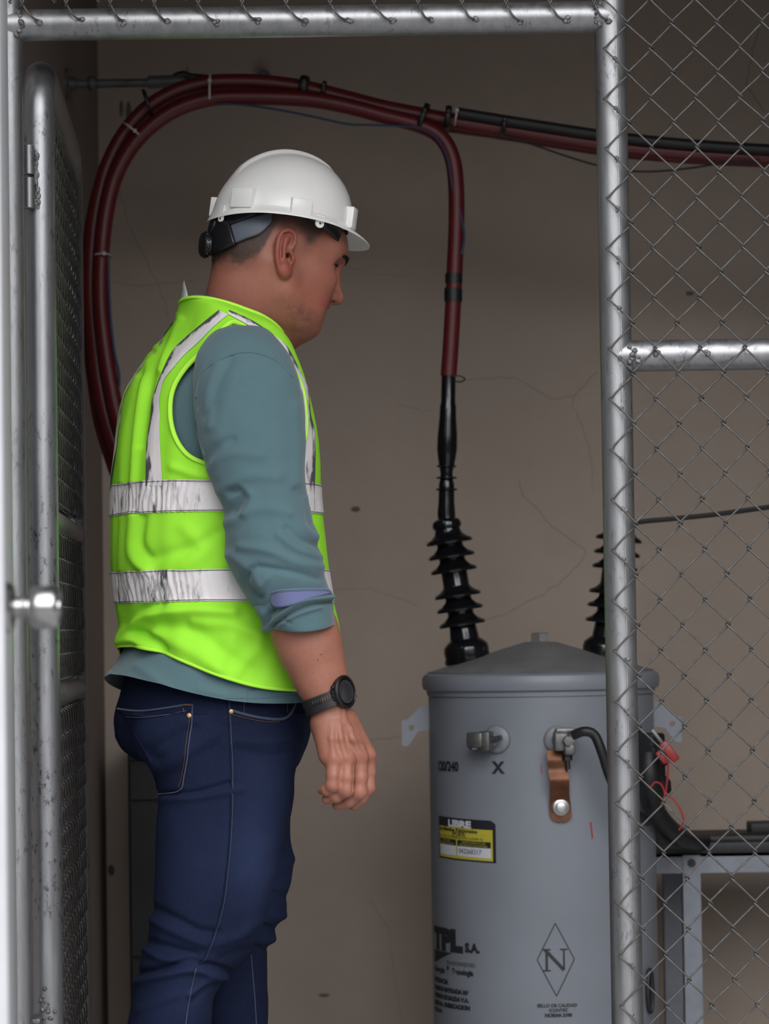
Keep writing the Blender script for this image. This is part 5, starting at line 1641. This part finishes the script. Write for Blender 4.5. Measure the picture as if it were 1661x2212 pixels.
# tendons and veins
for pts, r in (([C(560, 960, -.027), C(590, 1200, -.034), C(650, 1440, -.033)], .0030), ([C(640, 960, -.020), C(740, 1200, -.026), C(840, 1400, -.018)], .0030), ([C(480, 960, -.028), C(470, 1200, -.036), C(490, 1450, -.038)], .0026),
               ([C(630, 800, -.023), C(628, 980, -.0235), C(720, 1080, -.022), C(770, 1220, -.023), C(880, 1310, -.012)], .0022), ([C(555, 800, -.026), C(560, 930, -.027)], .0020)):
    as_.chain([q_ + np.array([.0, .0012, 0]) for q_ in pts], [r * .9] * len(pts), k=.007)
AV, AF = as_.surface(2)

# ------------------------------------------------------------------ rest of the body under the clothes: trunk, left arm and hand, legs
bs = SDF(np.array([-.62, 4.42, -.0]), np.array([.02, 5.22, 1.50]), .009)
bs.chain([W(500, 830, YP + .01), W(475, 950, YP + .01), W(475, 1150, YP + .01), W(465, 1480, YP + .01)], [.080, .110, .115, .115], k=.03)
bs.cone(W(530, 840, YP - .08), W(460, 840, YP + .10), .055, .055, k=.03)
bs.chain([W(535, 830, 4.66), W(565, 1000, 4.61), W(600, 1180, YA), W(622, 1270, YA)], [.055, .050, .044, .040], k=.02)
Lm = [mirror(W(535, 800, 4.66)), mirror(W(570, 1000, 4.61)), mirror(W(600, 1230, YA)), mirror(W(660, 1390, YA)), mirror(W(708, 1510, YA))]
Lm = [p + FW * .035 for p in Lm]
bs.chain(Lm, [.062, .056, .050, .040, .027], k=.02)
lw = Lm[-1]; ld = (Lm[-1] - Lm[-2]); ld /= np.linalg.norm(ld)
bs.chain([lw, lw + ld * .05, lw + ld * .10], [.027, .036, .034], k=.02)
for q in range(4):
    o = np.array([-.024 + .016 * q, 0, 0]); b0 = lw + ld * .10 + o
    bs.chain([b0, b0 + ld * .045, b0 + ld * .07 + np.array([-.015, 0, 0]), b0 + ld * .078 + np.array([-.035, 0, 0])], [.0105, .0100, .0095, .009], k=.003)
bs.chain([lw + ld * .03 + np.array([0, -.02, 0]), lw + ld * .09 + np.array([.02, -.045, 0]), lw + ld * .12 + np.array([.015, -.05, 0])], [.016, .012, .0105], k=.01)
bs.chain([W(470, 1580, 4.72), W(487, 1700, 4.72), W(460, 1880, 4.71), W(414, 2070, 4.71), W(372, 2150, 4.71), W(362, 2212, 4.71), W(340, 2400, 4.71), W(306, 2540, 4.71)], [.085, .078, .066, .050, .046, .045, .042, .036], k=.03)
bs.chain([W(505, 1580, 4.89), W(522, 1700, 4.90), W(522, 1880, 4.90), W(500, 2050, 4.90), W(494, 2212, 4.90), W(486, 2400, 4.90), W(476, 2580, 4.90)], [.080, .070, .058, .043, .043, .042, .038], k=.03)
bs.ell(W(458, 1540, YP), (.105, .12, .08), None, k=.03)
BV, BF = bs.surface(1)

nH, nA = len(HV), len(AV)
body_v = np.concatenate([HV, AV, BV]); body_f = np.concatenate([HFc, AF + nH, BF + nH + nA])
body = make('body', body_v, body_f, M_SKIN, man)
hl = toH(HV)
hl[:, 0] += .0150 * np.clip((hl[:, 0] - .030) / .045, 0, 1); hl[:, 2] = np.where(hl[:, 2] < 0, hl[:, 2] / .86, hl[:, 2])
# pigment: cropped hair on scalp and jaw, flush of ears and cheeks; also painted hat shade
hair = np.zeros(len(body_v)); red = np.zeros(len(body_v))
def sstep(x, a, b): t = np.clip((x - a) / (b - a), 0, 1); return t * t * (3 - 2 * t)
hp = proj(HV); nz = vnoise(HV, .012, 31) * .5 + vnoise(HV, .005, 32) * .5
mx = hp[:, 0]; my = hp[:, 1]
f_, r_, u_ = hl[:, 0], np.abs(hl[:, 1]), hl[:, 2]
line = np.interp(f_, [-.11, -.09, -.062, -.045, -.039, -.036, -.03, -.010, .003, .010, .025, .037, .052, .075, .12], [-.056, -.056, -.054, -.035, -.016, .009, .035, .038, .034, .026, .015, .027, .055, .068, .080])
h = sstep(u_ - line + nz * .010, -.016, .034)
notear = 1 - sstep(r_, .078, .083) * (f_ < .03)
hair[:nH] = np.clip(h * .62, 0, 1) * notear
# stubble
st = np.exp(-((f_ - .075) / .030) ** 2 - ((u_ + .088) / .020) ** 2) * .55 + np.exp(-((f_ - .034) / .012) ** 2 - ((u_ + .020) / .018) ** 2) * (r_ > .03) * .30
st += np.exp(-((f_ - .118) / .014) ** 2 - ((u_ + .032) / .007) ** 2) * .60 * (r_ < .03) + np.exp(-((f_ - .03) / .05) ** 2 - ((u_ + .080) / .02) ** 2) * .18
hair[:nH] = np.maximum(hair[:nH], np.clip(st * (.75 + nz), 0, .8))
# lips darker
red[:nH] = np.exp(-((f_ - .110) / .018) ** 2 - ((u_ + .048) / .011) ** 2) * .9 + sstep(r_, .076, .084) * (f_ < .03) * .8 + .35 * np.exp(-((f_ - .06) / .035) ** 2 - ((u_ + .03) / .03) ** 2)
red[:nH] += .40  # whole head tinted redder and darker, taking in the hat's shade
kp = np.concatenate([kn])
for c_ in list(kn) + [p[2] for p, r in fing]:
    red[nH:nH + nA] += .45 * np.exp(-(np.linalg.norm(AV - c_, axis=1) / .013) ** 2)
for nm, v in (('hair', hair), ('red', red)):
    a_ = body.data.attributes.new(nm, 'FLOAT', 'POINT'); a_.data.foreach_set('value', v.astype(np.float32))
# moles
m = MB()
AT = tree_of(AV, AF); HT = tree_of(HV, HFc)
for tr_, x, y, r in ((AT, 686, 1425, .0013), (AT, 692, 1414, .0011), (AT, 695, 1413, .0012), (AT, 617, 1396, .0008), (AT, 655, 1401, .0006), (AT, 705, 1373, .0011), (AT, 710, 1424, .0008), (AT, 681, 1429, .0006), (HT, 634, 660, .0016), (HT, 623, 643, .0009), (HT, 664, 620, .0006)):
    p, n_ = hit(tr_, x, y, -.0002)
    if p is not None: m.blob(p, (r, r * .5, r), seg=8)
m.make('mole', plain('brown_mole', (.15, .055, .04), .6), body, True, None)
# eyes
M_EYEW = plain('eye_white', (.62, .60, .60), .25, var=.03); M_IRIS = plain('dark_iris', (.012, .008, .006), .15)
for s in (1, -1):
    c = H(.0950, s * .0325, .0212)
    m = MB(); m.blob(c, .0118, None, 24); eye = m.make('eye', M_EYEW, body, True, None)
    g = HF * .93 + HR * s * .0 - HU * .25 ; g /= np.linalg.norm(g)
    m = MB(); m.lathe([(.0062, .0), (.0060, .0011), (.004, .0020), (0, .0024)], c + g * .0101, g, 20); m.make('iris', M_IRIS, eye)
    # lashes and brow
    m = MB()
    for k in range(26):
        t = k / 25; a = H(.1045 - .010 * t ** 2, s * (.024 + .022 * t), .0265 - .004 * (t - .4) ** 2)
        m.tube([a, a + HF * .005 + HR * s * .0015 * t - HU * .001, a + HF * .0085 + HR * s * .003 * t + HU * .001], [.0004, .0003, .0001], 4)
    m.make('eyelashes', M_HAIR, body, True, None)
    m = MB()
    for k in range(420):
        t = RNG.uniform(0, 1); v = RNG.normal(0, 1)
        w = .0036 * (1 - .55 * t)
        f0 = np.interp(t, [0, .3, .6, 1], [.117, .1155, .109, .093]); r0 = .007 + .043 * t; u0 = .0415 + .004 * math.sin(t * 2.4) - .003 * t + v * w * .5
        hp_, hn, _, _ = HT.ray_cast(Vector(H(.20, s * r0, u0)), Vector(-HF)); P0 = hp_
        P0 = np.array(hp_); hn = np.array(hn); hn = hn * (1 if hn @ (P0 - H(.03, 0, .02)) > 0 else -1)
        d_ = HR * s * (.5 + .5 * t) - HF * .35 * t + HU * (.35 - .6 * t) + hn * .28
        m.tube([P0 - hn * .0004, P0 + d_ * .0035 + hn * .0006, P0 + d_ * .0075], [.00042, .00038, .00012], 4)
    eb_ = m.make('eyebrow', M_HAIR, body, True, None)
# cropped hair: a thin rough cap over the scalp, fading out at the neck and temples
sel = hair[:nH] > .30
ff = HFc[sel[HFc].all(axis=1) & (u_[HFc].mean(axis=1) > -.085)]
# only the scalp (not stubble)
ff = ff[(h[ff].min(axis=1) > .30) & (notear[ff].min(axis=1) > .5)]
us = np.unique(ff); rm = -np.ones(nH, int); rm[us] = np.arange(len(us))
nrm = np.array([HT.find_nearest(Vector(HV[i]))[1] for i in us])
cen_ = HO + HU * .03
sg = np.sign(np.sum(nrm * (HV[us] - cen_), axis=1))[:, None]
hv_ = HV[us] + nrm * sg * (.0012 * sstep(h[us], .3, .8)[:, None] + .0003)
t = NT('cropped_hair')
n1 = t.noise(1100, 2, .7)
al = t.math('GREATER_THAN', t.math('ADD', t.math('MULTIPLY', t.attr('dens'), .34), n1), .83)
t.set(Base_Color=t.ramp(t.noise(30, 3), [(.3, (.045, .036, .031)), (.7, (.085, .068, .058))]), Roughness=.7, Alpha=al)
M_CROP = t.m
ho = make('hair', hv_, rm[ff], M_CROP, man); ho['label'] = 'short cropped dark hair'
a_ = ho.data.attributes.new('dens', 'FLOAT', 'POINT'); a_.data.foreach_set('value', h[us].astype(np.float32))

# ================================================================== hard hat
M_HAT = plain('white_hat_shell', (.86, .855, .83), .28, 0, var=.03, scale=14)
M_BAND = plain('grey_suspension_band', (.085, .10, .13), .55, var=.1)
M_BLK = plain('black_plastic', (.008, .008, .010), .35)
TB, TPI = math.radians(21), math.radians(8.5)
TF = np.array([math.cos(TPI) * math.cos(TB), math.cos(TPI) * math.sin(TB), -math.sin(TPI)]); TR2 = np.array([math.sin(TB), -math.cos(TB), 0.0]); TU = np.cross(TR2, TF)
TM = np.stack([TF, TR2, TU], 1)
TO = W(609, 477, YP + .02)
def K(f, r, u): return TO + TF * f + TR2 * r + TU * u
hat = empty('hard_hat', TO, 'white plastic hard hat worn by the person', 'hard hat')
A0, B0, HH = .111, .104, .1075
def dome(ph, t, grow=0.0):
    """ph round the hat (0 = front), t 0 at the brim .. 1 at the crown"""
    a = t * math.pi / 2
    rad = np.cos(a) ** .97; hgt = np.sin(a) ** 1.0
    f = (A0 + grow) * rad * np.cos(ph) + .010 * hgt; r = (B0 + grow) * rad * np.sin(ph); u = (HH + grow) * hgt
    # central ridge from front to back
    rid = .0075 * np.exp(-(np.abs(r) / .0150) ** 6) * np.clip((t - .30) / .15, 0, 1) * np.clip(1.15 - (np.cos(ph) > 0) * np.clip((.70 - t) / .2, 0, 1.15), 0, 1)
    return f, r, u + rid * (.4 + .6 * hgt), rid
npn, ntn = 220, 90
PH, TT = np.meshgrid(np.linspace(0, 2 * math.pi, npn, endpoint=False), np.linspace(0, 1, ntn))
f, r, u, rid = dome(PH, TT)
Gd = TO + f[..., None] * TF + r[..., None] * TR2 + u[..., None] * TU
# brim: rolls outward, longer at the front and drooping there
prof = [(0, 0), (.2, -.0035), (.55, -.0065), (.85, -.0095), (1.0, -.012), (1.0, -.0138), (.85, -.0118), (.5, -.009), (.2, -.007), (-.12, -.006)]
rows = []
ph = np.linspace(0, 2 * math.pi, npn, endpoint=False)
fr = np.clip(np.cos(ph), 0, 1)
brw = .0095 - .0035 * np.clip(-np.cos(ph), 0, 1) ** 2 + .027 * fr ** 2.6
for k, z in prof:
    rr_f = (A0 + k * brw) * np.cos(ph); rr_r = (B0 + k * (.0095 + .006 * fr)) * np.sin(ph)
    dz = z - .007 * fr ** 3 * max(k, 0) - .006 * np.clip(-np.cos(ph), 0, 1) ** 4 * max(k, 0) + .004 * np.abs(np.sin(ph)) ** 2
    rows.append(TO + rr_f[:, None] * TF + rr_r[:, None] * TR2 + dz[:, None] * TU)
# inner skin so that the shell has a thickness
fi, ri, ui, _ = dome(PH, TT, -.0035)
Gi = TO + fi[..., None] * TF + ri[..., None] * TR2 + (ui - .002)[..., None] * TU
full = np.concatenate([Gd[::-1], np.array(rows), Gi])
m = MB(); m.add(full.reshape(-1, 3), grid_faces(len(full), npn))
m.make('shell', M_HAT, hat, True, 50)
def boss(name, f_, r_, u0, u1, half, depth, tiltdir=None):
    n = np.array([f_ / A0 ** 2, r_ / B0 ** 2]); n /= np.linalg.norm(n)
    nd = TF * n[0] + TR2 * n[1]; sd_ = np.cross(TU, nd)
    Rr = np.stack([nd, sd_, TU], 1)
    m = MB(); m.box((-.012, -half, u0), (depth, half, u1), .0016, Rr, TO + TF * f_ + TR2 * r_)
    return m.make(name, M_HAT, hat, True, 30)
for ang, u0, u1, half, dp in ((math.radians(142), -.004, .027, .0185, .0075), (math.radians(93), -.006, .020, .0165, .0075), (math.radians(35), -.004, .030, .0120, .0095)):
    for s in (1, -1):
        boss('accessory_slot', A0 * math.cos(ang), s * B0 * math.sin(ang), u0, u1, half, dp)
def tab(ang, w, h_, drop):
    for s in ((1, -1) if ang < 2 else (1,)):
        f_, r_ = A0 * 1.02 * math.cos(ang), s * B0 * 1.02 * math.sin(ang)
        n = np.array([f_ / A0 ** 2, r_ / B0 ** 2]); n /= np.linalg.norm(n); nd = TF * n[0] + TR2 * n[1]; sd_ = np.cross(TU, nd)
        poly = [(-w, .004)] + [(w * math.cos(t), -h_ + w * .9 * math.sin(t)) for t in np.linspace(math.pi, 2 * math.pi, 12)] + [(w, .004)]
        m = MB(); m.extrude(poly, .003, K(f_, r_, drop), sd_, TU, nd)
        o = m.make('chin_strap_tab', M_HAT, hat, False, 40)
        m = MB(); m.lathe([(0, 0), (.0016, 0), (.0016, .0006), (0, .0006)], K(f_, r_, drop - h_) + nd * .003, nd, 12); m.make('hole', M_BLK, o)
tab(math.radians(76), .0075, .009, -.004); tab(math.radians(163), .0055, .017, -.004)
# suspension: head band inside, grey nape strap, black ratchet with knob
def band(name, pts, mat, thick=.0025):
    """pts: (f, r, u_low, u_high) round the head"""
    q = spline(pts, 10); m = MB(); Gb = np.array([[K(a, b, c), K(a, b, (c + d) / 2), K(a, b, d)] for a, b, c, d in q]); sheet(m, Gb)
    o = m.make(name, mat, hat, True, None); s_ = o.modifiers.new('t', 'SOLIDIFY'); s_.thickness = thick; s_.offset = 0
    return o
band('sweat_band', [(.010, .088, -.004, .020), (.040, .082, -.014, .018), (.075, .060, -.026, .014), (.092, .030, -.033, .012), (.098, 0, -.035, .010), (.092, -.030, -.033, .012), (.075, -.060, -.026, .014), (.040, -.082, -.014, .018), (.010, -.088, -.004, .020)], M_BLK)
def head_patch(name, top, bot, lift, thick, mat, toward=(585, 500)):
    Gp = ribbon(HT, top, bot, lift, 8, 8, toward)
    Gp = relaxed(relaxed(Gp, 6).transpose(1, 0, 2), 2).transpose(1, 0, 2)
    q = (Gp - TO) @ TM; q[..., 1] *= -1; Gq = TO + q @ TM.T          # the other side of the head
    for X_ in (Gp, Gq):
        m = MB(); sheet(m, X_); o = m.make(name, mat, hat, True, None); s_ = o.modifiers.new('t', 'SOLIDIFY'); s_.thickness = thick; s_.offset = 0
head_patch('nape_strap', [(496, 490), (525, 480), (553, 471), (586, 464)], [(512, 527), (535, 517), (562, 507), (586, 482)], .0075, .0022, M_BAND)
head_patch('ratchet_arm', [(470, 458), (500, 458), (530, 458), (556, 460)], [(476, 500), (508, 490), (535, 478), (556, 469)], .0105, .003, M_BLK)
head_patch('ratchet_housing', [(464, 476), (484, 478), (504, 486)], [(468, 548), (490, 542), (515, 529)], .010, .010, M_BLK)
Rk = np.stack([-TF * .97 - TU * .24, TR2, np.cross(-TF * .97 - TU * .24, TR2)], 1)
kd = -(TF * math.cos(math.radians(6)) + TU * math.sin(math.radians(6))); kd /= np.linalg.norm(kd)
kx = np.cross(kd, TR2); kx /= np.linalg.norm(kx); kx = kx if kx[2] > 0 else -kx
Rk = np.stack([kd, np.cross(kx, kd), kx], 1)
m = MB(); m.box((-.014, -.026, -.024), (.012, .026, .028), .008, Rk, K(-.094, 0, -.042)); m.make('ratchet_housing', M_BLK, hat, True, 40)
kc = K(-.096, 0, -.058)
m = MB(); m.lathe([(0, 0), (.017, 0), (.0165, .006), (.0135, .009), (.0130, .017), (.0165, .019), (.0200, .020), (.0200, .0275), (.018, .030), (0, .0305)], kc, kd, 40)
for k in range(10):
    t = 2 * math.pi * k / 10; m.blob(kc + kd * .0245 + (math.cos(t) * kx + math.sin(t) * np.cross(kx, kd)) * .0188, (.0030,) * 3, seg=8)
m.make('ratchet_knob', M_BLK, hat, True, 50)
for a_, lo in ((0, 0), (math.pi / 3, 0), (-math.pi / 3, 0)):      # crown straps inside
    pts = [(math.cos(a_) * .094 * math.cos(t), math.sin(a_) * .088 * math.cos(t), .010 + .072 * math.sin(t)) for t in np.linspace(0, math.pi, 15)]
    m = MB(); m.tube([K(*p) for p in pts], .008, 8, flat=(.15, 1)); m.make('crown_strap', M_BLK, hat, True, None)

# ================================================================== wrist watch
M_WB = plain('dark_grey_silicone', (.012, .012, .014), .55); M_WC = plain('black_watch_case', (.007, .007, .008), .38); M_WG = plain('dark_watch_glass', (.003, .003, .004), .08)
wc = W(716, 1512, YA - .003); wax = W(735, 1575, YA) - W(690, 1450, YA); wax /= np.linalg.norm(wax)
watch = empty('wrist_watch', wc, 'black round sports watch strapped to the person\'s right wrist', 'watch')
tilt = W(672, 1524, YA) - W(742, 1496, YA); tilt /= np.linalg.norm(tilt)      # across the wrist, as the strap runs
yv = np.array([0, 1.0, 0]); wn_ = np.cross(tilt, yv); wn_ /= np.linalg.norm(wn_)
wn_ = wn_ if wn_[2] < 0 else -wn_
sc_ = W(708, 1512, YA - .001)
nb_ = 72; Gb = []
for k in range(nb_):
    t = 2 * math.pi * k / nb_
    d_ = math.cos(t) * tilt + math.sin(t) * yv
    row = []
    for w in (-.0118, -.0108, 0, .0108, .0118):
        o_ = sc_ + wn_ * w
        h_ = AT.ray_cast(Vector(o_ + d_ * .09), Vector(-d_))
        row.append(np.linalg.norm(np.array(h_[0]) - o_) if h_[0] is not None else .032)
    Gb.append([sc_ + wn_ * w + d_ * (max(row) + .0022) for w in (-.0118, -.0108, 0, .0108, .0118)])
for _ in range(3):
    Q = np.array(Gb); Gb = list((np.roll(Q, 1, 0) + 2 * Q + np.roll(Q, -1, 0)) / 4 )
Gb = np.array(Gb)
_gap = np.linalg.norm(Gb[:, 2] - (W(742, 1495, YA - .022)), axis=1) < .0205       # the strap ends at the case
_k0 = int(np.where(_gap)[0][0]); Gb = np.roll(Gb, -_k0, axis=0); _gap = np.roll(_gap, -_k0)
while _gap[-1]: Gb = np.roll(Gb, 1, axis=0); _gap = np.roll(_gap, 1)
Gb = list(Gb[~_gap])
Gb = np.array(Gb); m = MB(); sheet(m, Gb)
st = m.make('strap', M_WB, watch, True, None); s_ = st.modifiers.new('t', 'SOLIDIFY'); s_.thickness = .0028; s_.offset = 0
M_SLOT = plain('strap_slot', (.10, .055, .045), .7)
ST = tree_of(Gb.reshape(-1, 3), grid_faces(Gb.shape[0], 5, False))
for i in range(9):
    x = 677 + i * 5.0; y = 1520.5 - i * 2.05
    a, _ = hit(ST, x - 1.1, y - 5.5, .0018); b, _ = hit(ST, x + 1.3, y + 5.5, .0018)
    if a is None or b is None: continue
    m = MB(); m.tube([a, (a + b) / 2, b], .0011, 8, flat=(1, .5)); m.make('strap_hole', M_SLOT if i > 3 else M_WC, st, True, None)
cc = W(742, 1495, YA - .022)
cn = np.array([.80, -.58, .13]); cn /= np.linalg.norm(cn)
cu_ = -wn_ - cn * (-wn_ @ cn); cu_ /= np.linalg.norm(cu_)
m = MB(); m.lathe([(0, -.010), (.018, -.010), (.0225, -.007), (.0245, -.003), (.0250, .002), (.0250, .0045), (.0235, .0055), (.0215, .0065), (.0210, .0058), (.0205, .0042), (0, .0042)], cc, cn, 56, ref=cu_)
case = m.make('case', M_WC, watch)
m = MB(); m.lathe([(0, .0040), (.0203, .0040), (.0203, .0047), (.0, .0049)], cc, cn, 48); m.make('glass', M_WG, case)
m = MB(); m.lathe([(.0172, .0050), (.0172, .0054), (.0166, .0054), (.0166, .0050)], cc, cn, 48); m.make('dial_ring', plain('grey_dial_ring', (.05, .05, .055), .4), case)
cs = np.cross(cu_, cn)
for a_ in (150, 180, 210, 30, -30):
    t = math.radians(a_); d_ = math.cos(t) * cs + math.sin(t) * cu_
    m = MB(); m.lathe([(0, .022), (.0030, .022), (.0030, .0268), (.0022, .0274), (0, .0274)], cc + cn * -.001, d_, 14); m.make('button', M_WC, case)
for sg_ in (1, -1):
    Rl = np.stack([cs, cu_, cn], 1)
    m = MB(); m.box((-.026, -.0095, -.009), (-.012, .0095, .001), .003, Rl, cc) if sg_ > 0 else m.box((.012, -.0095, -.009), (.026, .0095, .001), .003, Rl, cc)
    m.make('lug', M_WC, case, True, 40)
